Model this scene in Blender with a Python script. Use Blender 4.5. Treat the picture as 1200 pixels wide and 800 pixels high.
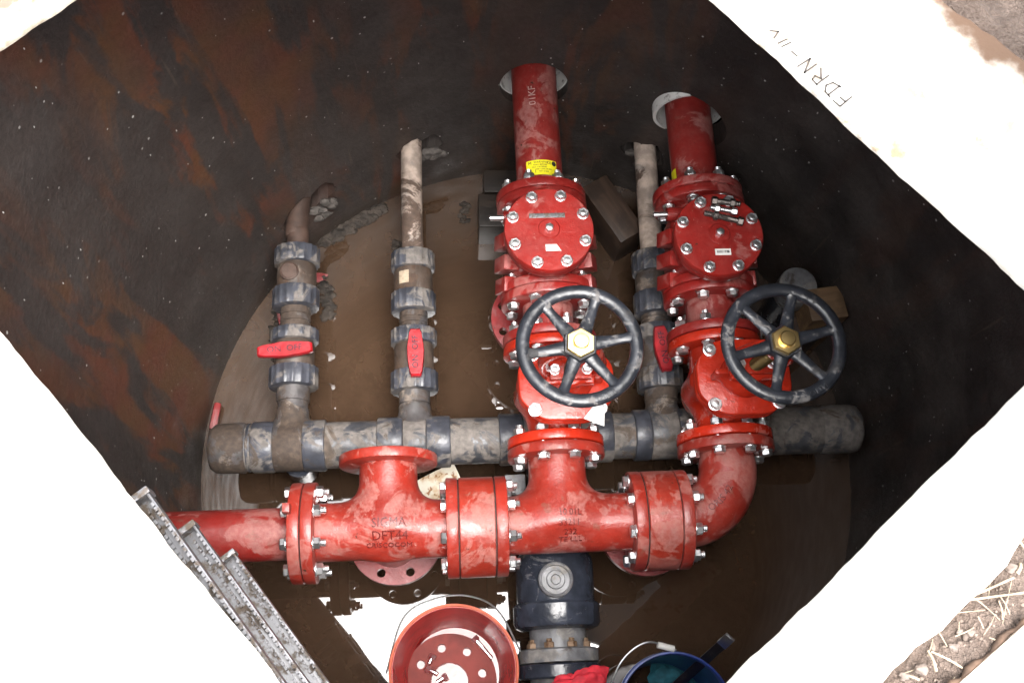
import bpy, bmesh, math, random
import numpy as np
from mathutils import Vector, Matrix
from mathutils.geometry import tessellate_polygon
random.seed(7); RNG = np.random.default_rng(11)
sc = bpy.context.scene
for o in list(bpy.data.objects): bpy.data.objects.remove(o)
PI = math.pi

# ------------------------------------------------------------------ camera
CAM_H = 2.8333; FPX = 1275.2
PITCH, ROLL, YAW = 1.2410, -0.1455, 0.1819
def cam_axes():
    fwd = np.array([math.sin(YAW)*math.cos(PITCH), math.cos(YAW)*math.cos(PITCH), -math.sin(PITCH)])
    r = np.array([math.cos(YAW), -math.sin(YAW), 0.0]); d = np.cross(fwd, r)
    c, s = math.cos(ROLL), math.sin(ROLL)
    return c*r + s*d, -s*r + c*d, fwd
AX = cam_axes()
cd = bpy.data.cameras.new('camera'); cam = bpy.data.objects.new('camera', cd); sc.collection.objects.link(cam)
cd.sensor_width = 36; cd.sensor_fit = 'HORIZONTAL'; cd.lens = FPX/1200*36; cd.clip_start = .02; cd.clip_end = 2000
M = Matrix.Identity(4)
for i, a in enumerate((AX[0], -AX[1], -AX[2])):
    for j in range(3): M[j][i] = a[j]
M[2][3] = CAM_H
cam.matrix_world = M
sc.camera = cam
def W(px, py, z):                       # photo pixel (1200x800) -> point on the level plane z
    d = AX[2] + AX[0]*(px-600)/FPX + AX[1]*(py-400)/FPX
    t = (z-CAM_H)/d[2]
    return np.array([d[0]*t, d[1]*t, z])
def MPP(px, py, z):                     # metres per pixel there
    p = W(px, py, z) - np.array([0, 0, CAM_H]); return float(p@AX[2])/FPX

# ------------------------------------------------------------------ world, sun, exposure
SUN_EL, SUN_AZ = math.radians(76), math.radians(150)     # bright thin cloud, sun behind the camera and to the right (azimuth from +Y towards +X)
wd = bpy.data.worlds.new('World'); sc.world = wd; wd.use_nodes = True
nt = wd.node_tree; nt.nodes.clear()
sky = nt.nodes.new('ShaderNodeTexSky'); sky.sky_type = 'NISHITA'; sky.sun_disc = False
sky.sun_elevation = SUN_EL; sky.sun_rotation = SUN_AZ; sky.dust_density = 6.0; sky.air_density = 1.0; sky.ozone_density = 1.0
hs = nt.nodes.new('ShaderNodeHueSaturation'); hs.inputs['Saturation'].default_value = .22
bg = nt.nodes.new('ShaderNodeBackground'); bg.inputs['Strength'].default_value = .15
wo = nt.nodes.new('ShaderNodeOutputWorld')
nt.links.new(sky.outputs[0], hs.inputs['Color']); nt.links.new(hs.outputs[0], bg.inputs['Color']); nt.links.new(bg.outputs[0], wo.inputs['Surface'])
sl = bpy.data.lights.new('sun', 'SUN'); sl.energy = .55; sl.angle = math.radians(50); sl.color = (1, .95, .88)
so = bpy.data.objects.new('sun', sl); sc.collection.objects.link(so)
sdir = Vector((math.sin(SUN_AZ)*math.cos(SUN_EL), math.cos(SUN_AZ)*math.cos(SUN_EL), math.sin(SUN_EL)))
so.rotation_euler = sdir.to_track_quat('Z', 'Y').to_euler(); so.location = (3, 3, 6)
vs = sc.view_settings; vs.view_transform = 'Standard'; vs.look = 'None'; vs.gamma = 1; vs.use_curve_mapping = False
vs.exposure = 2.6
try: sc.cycles.max_bounces = 6; sc.cycles.diffuse_bounces = 4; sc.cycles.glossy_bounces = 3; sc.cycles.caustics_reflective = False; sc.cycles.caustics_refractive = False
except Exception: pass

# ------------------------------------------------------------------ material helpers
def N(nt, t, ins=None, **at):
    n = nt.nodes.new(t)
    for k, v in at.items(): setattr(n, k, v)
    for k, v in (ins or {}).items():
        s = n.inputs[k]
        if isinstance(v, bpy.types.NodeSocket): nt.links.new(v, s)
        else: s.default_value = v
    return n
def c4(c): return (c[0], c[1], c[2], 1)
def mixc(nt, f, a, b):
    n = N(nt, 'ShaderNodeMix', data_type='RGBA')
    for i, v in ((0, f), (6, a), (7, b)):
        if isinstance(v, bpy.types.NodeSocket): nt.links.new(v, n.inputs[i])
        else: n.inputs[i].default_value = c4(v) if i else v
    return n.outputs[2]
def mixf(nt, f, a, b):
    n = N(nt, 'ShaderNodeMix', data_type='FLOAT')
    for i, v in ((0, f), (2, a), (3, b)):
        if isinstance(v, bpy.types.NodeSocket): nt.links.new(v, n.inputs[i])
        else: n.inputs[i].default_value = v
    return n.outputs[0]
def mathn(nt, op, a, b=0.0):
    n = N(nt, 'ShaderNodeMath', operation=op)
    for i, v in ((0, a), (1, b)):
        if isinstance(v, bpy.types.NodeSocket): nt.links.new(v, n.inputs[i])
        else: n.inputs[i].default_value = v
    return n.outputs[0]
def pos(nt, off=(0, 0, 0), scl=(1, 1, 1), rot=(0, 0, 0), obj=False):
    s = N(nt, 'ShaderNodeTexCoord').outputs['Object'] if obj else N(nt, 'ShaderNodeNewGeometry').outputs['Position']
    return N(nt, 'ShaderNodeMapping', {'Vector': s, 'Location': off, 'Rotation': rot, 'Scale': scl}).outputs[0]
def patch(nt, vec, scale, lo, hi, detail=6, dist=0.0, rough=.55):
    n = N(nt, 'ShaderNodeTexNoise', {'Vector': vec, 'Scale': scale, 'Detail': detail, 'Roughness': rough, 'Distortion': dist})
    return N(nt, 'ShaderNodeMapRange', {'Value': n.outputs[0], 'From Min': lo, 'From Max': hi}, interpolation_type='SMOOTHSTEP').outputs[0]
def specks(nt, vec, scale, r, keep=.5):
    v = N(nt, 'ShaderNodeTexVoronoi', {'Vector': vec, 'Scale': scale}, feature='F1')
    sep = N(nt, 'ShaderNodeSeparateColor', {'Color': v.outputs['Color']})
    rr = mathn(nt, 'MULTIPLY', sep.outputs[1], r)
    a = mathn(nt, 'LESS_THAN', v.outputs['Distance'], rr)
    return mathn(nt, 'MULTIPLY', a, mathn(nt, 'LESS_THAN', sep.outputs[0], keep))
def bump(nt, h, strength, dist=.002, prev=None):
    b = N(nt, 'ShaderNodeBump', {'Height': h, 'Strength': strength, 'Distance': dist})
    if prev is not None: nt.links.new(prev, b.inputs['Normal'])
    return b.outputs[0]
MATS = {}
def new_mat(name):
    m = bpy.data.materials.new(name); m.use_nodes = True; nt = m.node_tree; nt.nodes.clear()
    p = N(nt, 'ShaderNodeBsdfPrincipled'); o = N(nt, 'ShaderNodeOutputMaterial'); nt.links.new(p.outputs[0], o.inputs[0])
    MATS[name] = m
    return nt, p
def put(nt, p, **k):
    for n, v in k.items():
        s = p.inputs[n.replace('_', ' ')]
        if isinstance(v, bpy.types.NodeSocket): nt.links.new(v, s)
        elif isinstance(v, (tuple, list)) and len(v) == 3 and s.type == 'RGBA': s.default_value = c4(v)
        else: s.default_value = v

def red_paint(name, base, dry, cover, rough=.25, mud=.0, seed=0.0, scale=13):
    """enamel with a thin chalky film where splashes have dried, grit and small chips"""
    nt, p = new_mat(name); v = pos(nt, (seed, seed*1.7, -seed))
    big = patch(nt, v, 4.5, .35, .65, 3)
    n1 = N(nt, 'ShaderNodeTexNoise', {'Vector': v, 'Scale': scale, 'Detail': 7, 'Roughness': .66, 'Distortion': .7}).outputs[0]
    th = mathn(nt, 'SUBTRACT', .70-cover*.34, mathn(nt, 'MULTIPLY', big, .10))
    f = N(nt, 'ShaderNodeMapRange', {'Value': mathn(nt, 'SUBTRACT', n1, th), 'From Min': -.015, 'From Max': .05}, interpolation_type='SMOOTHSTEP').outputs[0]
    tex = patch(nt, v, 75, .25, .75, 4, rough=.7)
    soft = patch(nt, v, 17, .3, .75, 6, .3, .7)
    fa = mathn(nt, 'MULTIPLY', f, mathn(nt, 'ADD', mathn(nt, 'MULTIPLY', tex, .6), .30))
    fb = mathn(nt, 'MULTIPLY', mathn(nt, 'MULTIPLY', soft, tex), .10+cover*.55)
    f2 = mathn(nt, 'MAXIMUM', fa, fb)
    tone = mixc(nt, patch(nt, v, 9, .3, .7, 6), base, tuple(c*.66 for c in base))
    tone = mixc(nt, mathn(nt, 'MULTIPLY', patch(nt, v, 130, .45, .8, 3), .35), tone, tuple(c*.55 for c in base))
    drc = mixc(nt, patch(nt, v, 21, .35, .7, 5), dry, tuple(a*.72+.03 for a in dry))
    col = mixc(nt, f2, tone, drc)
    grit = specks(nt, v, 120, .16, .07+.10*cover)
    col = mixc(nt, mathn(nt, 'MULTIPLY', grit, .55), col, (.30, .20, .16))
    chips = mathn(nt, 'MULTIPLY', patch(nt, v, 55, .68, .71, 5, .6), patch(nt, v, 7, .45, .6, 2))
    col = mixc(nt, chips, col, (.04, .022, .014))
    if mud: col = mixc(nt, mathn(nt, 'MULTIPLY', patch(nt, v, 26, .60, .67, 8, .4, .65), mud), col, (.16, .105, .075))
    fine = N(nt, 'ShaderNodeTexNoise', {'Vector': v, 'Scale': 240, 'Detail': 3}).outputs[0]
    med = N(nt, 'ShaderNodeTexNoise', {'Vector': v, 'Scale': 42, 'Detail': 4}).outputs[0]
    nb = bump(nt, med, .45, .003); nb = bump(nt, fine, .35, .0014, nb)
    put(nt, p, Base_Color=col, Roughness=mixf(nt, f2, rough, .75), Normal=nb, Specular_IOR_Level=.45, Coat_Weight=mixf(nt, f2, .12, 0.0), Coat_Roughness=.2)
red_paint('red_valve', (.50, .026, .009), (.45, .14, .11), .06, .20, seed=3.1)
red_paint('red_check', (.28, .014, .011), (.36, .115, .10), .34, .34, .25, seed=8.3)
red_paint('red_cover', (.28, .0135, .010), (.34, .11, .095), .34, .34, seed=5.9)
red_paint('red_manifold', (.285, .022, .0125), (.345, .13, .108), .41, .31, .35, seed=1.2)
red_paint('red_spacer', (.31, .025, .0125), (.345, .13, .105), .32, .30, .35, seed=2.2)
red_paint('red_pipe', (.25, .018, .014), (.36, .15, .13), .40, .36, .3, seed=6.6)
red_paint('red_letters', (.13, .010, .008), (.22, .08, .07), .2, .3, seed=1.2)  # darker red puts the letters' shadow and grime into the colour
red_paint('red_disc', (.24, .018, .019), (.27, .10, .10), .4, .35, .2, seed=9.6)  # dimmer light around the low discs put into this darker, purpler red

def plastic(name, base, rough=.4, mudc=(.30, .255, .215), mudamt=.5, brown=(.075, .050, .034), brownamt=.4, seed=0., scale=11, spec=.5):
    nt, p = new_mat(name); v = pos(nt, (seed, -seed, seed*.6))
    n1 = N(nt, 'ShaderNodeTexNoise', {'Vector': v, 'Scale': scale, 'Detail': 7, 'Roughness': .70, 'Distortion': .6}).outputs[0]
    th = .69-mudamt*.38
    f = N(nt, 'ShaderNodeMapRange', {'Value': n1, 'From Min': th, 'From Max': th+.06}, interpolation_type='SMOOTHSTEP').outputs[0]
    v2 = pos(nt, (seed+3, seed, 1))
    n2 = N(nt, 'ShaderNodeTexNoise', {'Vector': v2, 'Scale': scale*.7, 'Detail': 7, 'Roughness': .70, 'Distortion': .8}).outputs[0]
    th2 = .70-brownamt*.38
    g = N(nt, 'ShaderNodeMapRange', {'Value': n2, 'From Min': th2, 'From Max': th2+.07}, interpolation_type='SMOOTHSTEP').outputs[0]
    tx = patch(nt, v, 70, .25, .75, 3)
    mc = mixc(nt, tx, tuple(c*.55 for c in mudc), mudc)
    bc = mixc(nt, tx, tuple(c*.6 for c in brown), tuple(c*1.25 for c in brown))
    bs = mixc(nt, patch(nt, v, 30, .35, .7, 4), base, tuple(min(1, c*1.9) for c in base))
    col = mixc(nt, mathn(nt, 'MULTIPLY', f, .85), bs, mc); col = mixc(nt, mathn(nt, 'MULTIPLY', g, .92), col, bc)
    ff = mathn(nt, 'MAXIMUM', f, g)
    put(nt, p, Base_Color=col, Roughness=mixf(nt, ff, rough, .8), Normal=bump(nt, tx, .4, .0010), Specular_IOR_Level=spec)
plastic('pvc_header', (.040, .041, .046), .40, (.20, .175, .155), .66, (.085, .062, .046), .40, 2., 14)
plastic('pvc_collar', (.032, .034, .042), .36, (.19, .168, .15), .50, (.070, .052, .040), .36, 7., 14)
plastic('pvc_muddy', (.042, .038, .038), .5, (.23, .185, .15), .42, (.055, .037, .026), .66, 4.)
plastic('pvc_body', (.042, .030, .023), .55, (.20, .155, .125), .34, (.060, .034, .021), .5, 12.)
plastic('pvc_pale', (.30, .24, .20), .5, (.36, .31, .275), .4, (.070, .042, .029), .54, 5.5, 9)
plastic('pvc_rusty', (.040, .024, .018), .6, (.12, .085, .068), .30, (.045, .027, .019), .55, 9.5)
plastic('pvc_black', (.020, .023, .032), .24, (.16, .15, .15), .22, (.055, .042, .036), .2, 3.3, 16, .6)
plastic('pvc_grey', (.10, .10, .105), .4, (.27, .25, .23), .5, (.07, .055, .045), .35, 6.3, 18)
plastic('wheel_enamel', (.011, .0122, .0155), .30, (.15, .14, .135), .32, (.022, .021, .022), .3, 1.9, 30, .5)
plastic('lever_plastic', (.24, .008, .012), .35, (.30, .09, .08), .20, (.16, .022, .018), .2, 2.7, 30)

def metal(name, col, rough, dirt=(.05, .04, .03), amt=.2, seed=0., metallic=1., psc=45):
    nt, p = new_mat(name); v = pos(nt, (seed, 0, 0))
    f = patch(nt, v, psc, .64-amt*.4, .76-amt*.4, 9, .3, .7)
    fine = N(nt, 'ShaderNodeTexNoise', {'Vector': v, 'Scale': 350, 'Detail': 2}).outputs[0]
    put(nt, p, Base_Color=mixc(nt, f, col, dirt), Metallic=mixf(nt, f, metallic, .1), Roughness=mixf(nt, f, rough, .75), Normal=bump(nt, fine, .15, .0006))
metal('zinc', (.86, .87, .88), .34, (.30, .29, .28), .12)
metal('dark_steel', (.16, .14, .13), .42, (.04, .03, .025), .3, 2.)
metal('brass', (.78, .57, .24), .28, (.30, .20, .08), .12, 1.)
metal('galvanised', (.24, .24, .25), .5, (.10, .075, .055), .42, 4., 1., 40)
metal('sleeve_metal', (.74, .73, .70), .5, (.28, .26, .23), .2, 5., .25)
metal('rust_bolt', (.20, .13, .08), .6, (.12, .06, .03), .4, 6., .4)
metal('wire', (.55, .55, .56), .35, (.2, .18, .15), .1, 3.)
metal('tool_steel', (.12, .11, .11), .4, (.05, .045, .04), .3, 8.)

def simple(name, col, rough=.5, var=.25, scale=30, spec=.5, bmp=.2):
    nt, p = new_mat(name); v = pos(nt)
    f = patch(nt, v, scale, .3, .7, 5)
    put(nt, p, Base_Color=mixc(nt, f, tuple(c*(1-var) for c in col), tuple(min(1, c*(1+var)) for c in col)), Roughness=rough, Specular_IOR_Level=spec, Normal=bump(nt, f, bmp, .001))
simple('gasket', (.015, .013, .012), .8)
simple('yellow_label', (.80, .72, .02), .5, .06)
simple('label_ink', (.02, .02, .02), .6, .1)
simple('white_label', (.72, .71, .67), .5, .08)
simple('cream_label', (.36, .29, .21), .6, .25, 80)
simple('chalk', (.38, .24, .22), .8, .3, 90)
simple('blocker_black', (.010, .009, .009), .9, .3)  # near-black so the added sky blocker stays dark in the water
simple('marker_ink', (.055, .047, .043), .7, .1)
simple('bucket_red', (.52, .020, .022), .25, .2, 20)
simple('bucket_rim', (.55, .13, .075), .35, .15, 40)
simple('bucket_blue', (.022, .045, .20), .3, .3, 25)
simple('teal_cloth', (.02, .13, .17), .8, .3, 60)
simple('rag_red', (.55, .02, .035), .75, .25, 60, bmp=.5)
simple('straw', (.34, .28, .20), .7, .25, 50)
simple('board', (.50, .42, .34), .8, .3, 8)
simple('bark', (.09, .055, .036), .9, .5, 30, bmp=.8)
simple('stone', (.17, .135, .115), .85, .3, 60, bmp=.6)
simple('pebble', (.17, .13, .105), .85, .35, 40, bmp=.6)
simple('grout', (.085, .074, .066), .9, .45, 50, bmp=1)
simple('sludge', (.034, .026, .020), .85, .6, 45, bmp=1)
simple('flange_dark', (.20, .030, .022), .5, .3, 12, .2)

def wood(name, a, b, rough=.6, ang=0.0):
    nt, p = new_mat(name); v = pos(nt, scl=(3, 40, 25), obj=True)
    n = N(nt, 'ShaderNodeTexNoise', {'Vector': v, 'Scale': 1.6, 'Detail': 6, 'Roughness': .6, 'Distortion': .6}).outputs[0]
    r = N(nt, 'ShaderNodeMapRange', {'Value': n, 'From Min': .35, 'From Max': .65}).outputs[0]
    st = patch(nt, pos(nt, obj=True), 14, .45, .6)
    put(nt, p, Base_Color=mixc(nt, mathn(nt, 'MULTIPLY', st, .6), mixc(nt, r, a, b), tuple(c*.45 for c in a)), Roughness=rough, Normal=bump(nt, n, .6, .002))
wood('wet_timber', (.013, .010, .008), (.034, .024, .018), .45)
wood('brown_timber', (.030, .018, .012), (.070, .042, .028), .5)
wood('tan_timber', (.13, .075, .038), (.22, .135, .07), .6)

# dirty paper-faced board
nt, p = new_mat('stained_board'); v = pos(nt)
f = patch(nt, v, 45, .56, .62, 5); g = patch(nt, v, 18, .5, .6, 4)
put(nt, p, Base_Color=mixc(nt, f, mixc(nt, g, (.78, .72, .60), (.66, .50, .32)), (.36, .17, .07)), Roughness=.7)
# muddy standing water
nt, p = new_mat('muddy_water'); v = pos(nt)
f = patch(nt, v, 3.4, .3, .7, 6, .8); g = patch(nt, v, 14, .35, .75, 6, 1.0)
col = mixc(nt, f, (.050, .029, .0175), (.064, .038, .0235)); col = mixc(nt, mathn(nt, 'MULTIPLY', g, .45), col, (.036, .022, .0135))
fl = specks(nt, v, 90, .05, .03)
col = mixc(nt, fl, col, (.12, .10, .08))
rip = N(nt, 'ShaderNodeTexNoise', {'Vector': v, 'Scale': 9, 'Detail': 2}).outputs[0]
put(nt, p, Base_Color=col, Roughness=.02, IOR=1.95, Normal=bump(nt, rip, .025, .004))
nt, p = new_mat('bucket_water'); put(nt, p, Base_Color=(.30, .07, .06), Roughness=.04, IOR=1.5, Normal=bump(nt, N(nt, 'ShaderNodeTexNoise', {'Vector': pos(nt), 'Scale': 90, 'Detail': 3}).outputs[0], .12, .002))

# pit wall: dark coated liner with slanting rust-coloured bands, specks
PCX, PCY = .2086, .6129
def pit_r(z): return .860 + .086*z
nt, p = new_mat('vault_liner')
P0 = N(nt, 'ShaderNodeNewGeometry').outputs['Position']
d0 = N(nt, 'ShaderNodeVectorMath', {0: P0, 1: (PCX, PCY, 0)}, operation='SUBTRACT').outputs[0]
sp = N(nt, 'ShaderNodeSeparateXYZ', {0: d0})
th = mathn(nt, 'MULTIPLY', mathn(nt, 'ARCTAN2', sp.outputs[0], sp.outputs[1]), .9)
uv = N(nt, 'ShaderNodeCombineXYZ', {0: th, 1: sp.outputs[2], 2: 0.0}).outputs[0]
def uvm(rot, scl, off=(0, 0, 0)): return N(nt, 'ShaderNodeMapping', {'Vector': uv, 'Rotation': (0, 0, rot), 'Scale': scl, 'Location': off}).outputs[0]
b1 = patch(nt, uvm(.95, (6.5, 1.9, 1)), 1.0, .45, .53, 6, .6, .62)
b2 = patch(nt, uvm(-.25, (7.5, 1.7, 1), (3, 7, 0)), 1.0, .41, .50, 6, .5, .62)
b3 = patch(nt, uvm(.2, (2.6, 1.3, 1), (1, 2, 0)), 1.0, .42, .6, 3)
rust = mathn(nt, 'MULTIPLY', mathn(nt, 'MULTIPLY', b1, b2), mathn(nt, 'ADD', mathn(nt, 'MULTIPLY', b3, .85), .15))
# rust-coloured liner shows on the back-left part of the liner, less to the right
az = N(nt, 'ShaderNodeMapRange', {'Value': th, 'From Min': .75, 'From Max': -.35}, interpolation_type='SMOOTHSTEP').outputs[0]
rust = mathn(nt, 'MULTIPLY', rust, mathn(nt, 'ADD', mathn(nt, 'MULTIPLY', az, .8), .2))
grain = patch(nt, uv, 75, .3, .7, 5, .0, .72)
dk = mixc(nt, patch(nt, uv, 5, .35, .7, 5), (.024, .0195, .018), (.060, .050, .045))
dk = mixc(nt, mathn(nt, 'MULTIPLY', az, .55), dk, (.046, .037, .033))  # base made lighter to the left, the light falling there set in colour
rc = mixc(nt, patch(nt, uv, 7, .35, .65, 3), (.105, .036, .021), (.096, .045, .020))
col = mixc(nt, mathn(nt, 'MULTIPLY', rust, .92), dk, rc)
col = mixc(nt, mathn(nt, 'MULTIPLY', grain, .4), col, mixc(nt, rust, (.011, .009, .008), (.045, .018, .011)))
s1 = mathn(nt, 'MULTIPLY', specks(nt, uv, 48, .15, .34), patch(nt, uv, 3, .35, .6, 3)); s2 = specks(nt, uvm(.3, (1, .45, 1)), 80, .14, .14)
scr = mathn(nt, 'MULTIPLY', patch(nt, uvm(.5, (60, 2.2, 1)), 1.0, .70, .74, 2), .35)
col = mixc(nt, mathn(nt, 'MULTIPLY', mathn(nt, 'MAXIMUM', s1, s2), .8), col, (.50, .48, .45)); col = mixc(nt, scr, col, (.10, .075, .055))
# splash-mud tide mark just above the water
tide = N(nt, 'ShaderNodeMapRange', {'Value': mathn(nt, 'ADD', sp.outputs[2], mathn(nt, 'MULTIPLY', N(nt, 'ShaderNodeTexNoise', {'Vector': uv, 'Scale': 9, 'Detail': 5}).outputs[0], .10)), 'From Min': .13, 'From Max': .07}, interpolation_type='SMOOTHSTEP').outputs[0]
col = mixc(nt, mathn(nt, 'MULTIPLY', tide, .45), col, (.040, .030, .022))
put(nt, p, Base_Color=col, Roughness=mixf(nt, patch(nt, uv, 12, .3, .7, 4), .42, .7), Normal=bump(nt, grain, .35, .002), Specular_IOR_Level=.35)

# concrete cover
nt, p = new_mat('cover_concrete'); v = pos(nt)
OP = (.0214, .5822); OYAW = .6868
loc = N(nt, 'ShaderNodeMapping', {'Vector': N(nt, 'ShaderNodeVectorMath', {0: v, 1: (OP[0], OP[1], 0)}, operation='SUBTRACT').outputs[0], 'Rotation': (0, 0, -OYAW)}).outputs[0]
ls = N(nt, 'ShaderNodeSeparateXYZ', {0: loc})
g = patch(nt, v, 26, .3, .7, 6)
col = mixc(nt, g, (.62, .58, .50), (.72, .69, .62))
# brown stains: along the opening's lip on the far right side, and soil washed over the outer edge there
near = N(nt, 'ShaderNodeMapRange', {'Value': ls.outputs[0], 'From Min': .585, 'From Max': .515}, interpolation_type='SMOOTHSTEP').outputs[0]
st = mathn(nt, 'MULTIPLY', patch(nt, v, 22, .54, .68, 5), mathn(nt, 'MULTIPLY', near, mathn(nt, 'GREATER_THAN', ls.outputs[0], .4)))
far = N(nt, 'ShaderNodeMapRange', {'Value': mathn(nt, 'ADD', ls.outputs[0], mathn(nt, 'MULTIPLY', N(nt, 'ShaderNodeTexNoise', {'Vector': v, 'Scale': 20, 'Detail': 6}).outputs[0], .1)), 'From Min': .765, 'From Max': .81}, interpolation_type='SMOOTHSTEP').outputs[0]
sp2 = mathn(nt, 'MULTIPLY', mathn(nt, 'MULTIPLY', patch(nt, v, 16, .52, .66, 9, .3, .68), patch(nt, v, 3.2, .42, .6, 3)), mathn(nt, 'MULTIPLY', mathn(nt, 'GREATER_THAN', ls.outputs[0], .5), .85))
tl0 = mathn(nt, 'MULTIPLY', mathn(nt, 'GREATER_THAN', ls.outputs[1], .60), mathn(nt, 'ADD', mathn(nt, 'MULTIPLY', patch(nt, v, 60, .3, .7, 5), .35), .6))
col = mixc(nt, tl0, col, (.205, .165, .115))
tl = mathn(nt, 'MULTIPLY', N(nt, 'ShaderNodeMapRange', {'Value': ls.outputs[1], 'From Min': .642, 'From Max': .650}).outputs[0], patch(nt, v, 30, .42, .56, 5))
col = mixc(nt, st, col, (.34, .23, .12)); col = mixc(nt, sp2, col, (.24, .165, .11)); col = mixc(nt, mathn(nt, 'MULTIPLY', tl, .9), col, (.11, .080, .058)); col = mixc(nt, far, col, (.10, .058, .035))
put(nt, p, Base_Color=col, Roughness=.85, Normal=bump(nt, g, .5, .003))
# soil
nt, p = new_mat('soil'); v = pos(nt)
g = patch(nt, v, 40, .3, .7, 7); h = patch(nt, v, 150, .3, .7, 4); b = patch(nt, v, 9, .3, .7, 4)
col = mixc(nt, g, (.105, .074, .058), (.20, .15, .122)); col = mixc(nt, mathn(nt, 'MULTIPLY', h, .4), col, (.23, .18, .15)); col = mixc(nt, mathn(nt, 'MULTIPLY', b, .3), col, (.12, .08, .06))
put(nt, p, Base_Color=col, Roughness=.95, Normal=bump(nt, mathn(nt, 'ADD', g, h), 1, .008))

# ------------------------------------------------------------------ mesh helpers
class MB:
    def __init__(s): s.v = []; s.f = []
    def add(s, vf, M=None):
        v, f = vf; n = len(s.v)
        for p_ in v:
            s.v.append(tuple(M @ Vector(p_)) if M is not None else tuple(p_))
        s.f += [tuple(i+n for i in q) for q in f]
        return s
    def mesh(s, name, angle=32):
        me = bpy.data.meshes.new(name); me.from_pydata([tuple(map(float, q)) for q in s.v], [], s.f); me.update()
        finish(me, angle); return me
def finish(me, angle=32, fix=True):
    if fix:
        bm = bmesh.new(); bm.from_mesh(me); bmesh.ops.recalc_face_normals(bm, faces=bm.faces); bm.to_mesh(me); bm.free()
    if angle:
        me.shade_smooth(); me.set_sharp_from_angle(angle=math.radians(angle))
def axis_map(ax):
    return {'x': lambda a, b, t: (t, a, b), 'y': lambda a, b, t: (b, t, a), 'z': lambda a, b, t: (a, b, t)}[ax]
def lathe(prof, seg=48, ax='y', c=(0, 0, 0), closed=False, rfun=None):
    """prof: list of (radius, t); solid of revolution about the axis through c"""
    mp = axis_map(ax); v = []; f = []
    for r, t in prof:
        for i in range(seg):
            a = 2*PI*i/seg; rr = r*(rfun(a, t) if rfun else 1)
            q = mp(rr*math.cos(a), rr*math.sin(a), t); v.append((q[0]+c[0], q[1]+c[1], q[2]+c[2]))
    n = len(prof)
    for k in range(n if closed else n-1):
        k2 = (k+1) % n
        for i in range(seg):
            j = (i+1) % seg; f.append((k*seg+i, k*seg+j, k2*seg+j, k2*seg+i))
    if not closed:
        f.append(tuple(range(seg))[::-1]); f.append(tuple((n-1)*seg+i for i in range(seg)))
    return v, f
def disc(r, t0, t1, b=.002, seg=48, ax='y', c=(0, 0, 0), rfun=None):
    return lathe([(r-b, t0), (r-b*.3, t0+b*.3), (r, t0+b), (r, t1-b), (r-b*.3, t1-b*.3), (r-b, t1)], seg, ax, c, rfun=rfun)
def ring(ro, ri, t0, t1, b=.002, seg=48, ax='y', c=(0, 0, 0)):
    return lathe([(ri, t0), (ro-b, t0), (ro-b*.3, t0+b*.3), (ro, t0+b), (ro, t1-b), (ro-b*.3, t1-b*.3), (ro-b, t1), (ri, t1)], seg, ax, c, closed=True)
def box(sx, sy, sz, c=(0, 0, 0), b=.003):
    bm = bmesh.new(); bmesh.ops.create_cube(bm, size=1); bmesh.ops.scale(bm, vec=(sx, sy, sz), verts=bm.verts)
    if b: bmesh.ops.bevel(bm, geom=bm.edges[:], offset=b, segments=2, affect='EDGES', profile=.6)
    bm.verts.ensure_lookup_table(); v = [(q.co.x+c[0], q.co.y+c[1], q.co.z+c[2]) for q in bm.verts]; f = [tuple(q.index for q in fc.verts) for fc in bm.faces]; bm.free()
    return v, f
def tube(pts, r, seg=12, caps=True):
    pts = [Vector(map(float, q)) for q in pts]; n = len(pts); rs = r if isinstance(r, (list, tuple)) else [r]*n
    v = []; f = []; up = None
    for i, q in enumerate(pts):
        t = (pts[min(i+1, n-1)]-pts[max(i-1, 0)]).normalized()
        if up is None:
            up = Vector((0, 0, 1)) if abs(t.z) < .9 else Vector((1, 0, 0))
        up = (up-t*up.dot(t)).normalized(); s_ = t.cross(up)
        for k in range(seg):
            a = 2*PI*k/seg; v.append(tuple(q+(up*math.cos(a)+s_*math.sin(a))*rs[i]))
    for i in range(n-1):
        for k in range(seg):
            j = (k+1) % seg; f.append((i*seg+k, i*seg+j, (i+1)*seg+j, (i+1)*seg+k))
    if caps: f.append(tuple(range(seg))[::-1]); f.append(tuple((n-1)*seg+k for k in range(seg)))
    return v, f
def spline(pts, n=10):
    P = [Vector(map(float, q)) for q in pts]; P = [P[0]*2-P[1]]+P+[P[-1]*2-P[-2]]; out = []
    for i in range(1, len(P)-2):
        for k in range(n):
            t = k/n; a, b, c, d = P[i-1:i+3]
            out.append(.5*((2*b)+(c-a)*t+(2*a-5*b+4*c-d)*t*t+(3*b-a-3*c+d)*t**3))
    out.append(P[-2]); return out
def circ(cx, cy, r, n=16, ph=0): return [(cx+r*math.cos(2*PI*i/n+ph), cy+r*math.sin(2*PI*i/n+ph)) for i in range(n)]
def plate(outer, holes, z0, z1, b=.0):
    """flat plate of any outline with real holes"""
    loops = [outer]+list(holes); allp = [q for l in loops for q in l]; n = len(allp)
    tri = tessellate_polygon([[Vector((q[0], q[1], 0)) for q in l] for l in loops])
    v = [(q[0], q[1], z0) for q in allp]+[(q[0], q[1], z1) for q in allp]; f = []
    for t in tri: f.append(tuple(t)); f.append(tuple(i+n for i in t)[::-1])
    o = 0
    for l in loops:
        m = len(l)
        for i in range(m):
            j = (i+1) % m; f.append((o+i, o+j, o+j+n, o+i+n))
        o += m
    return v, f
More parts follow.
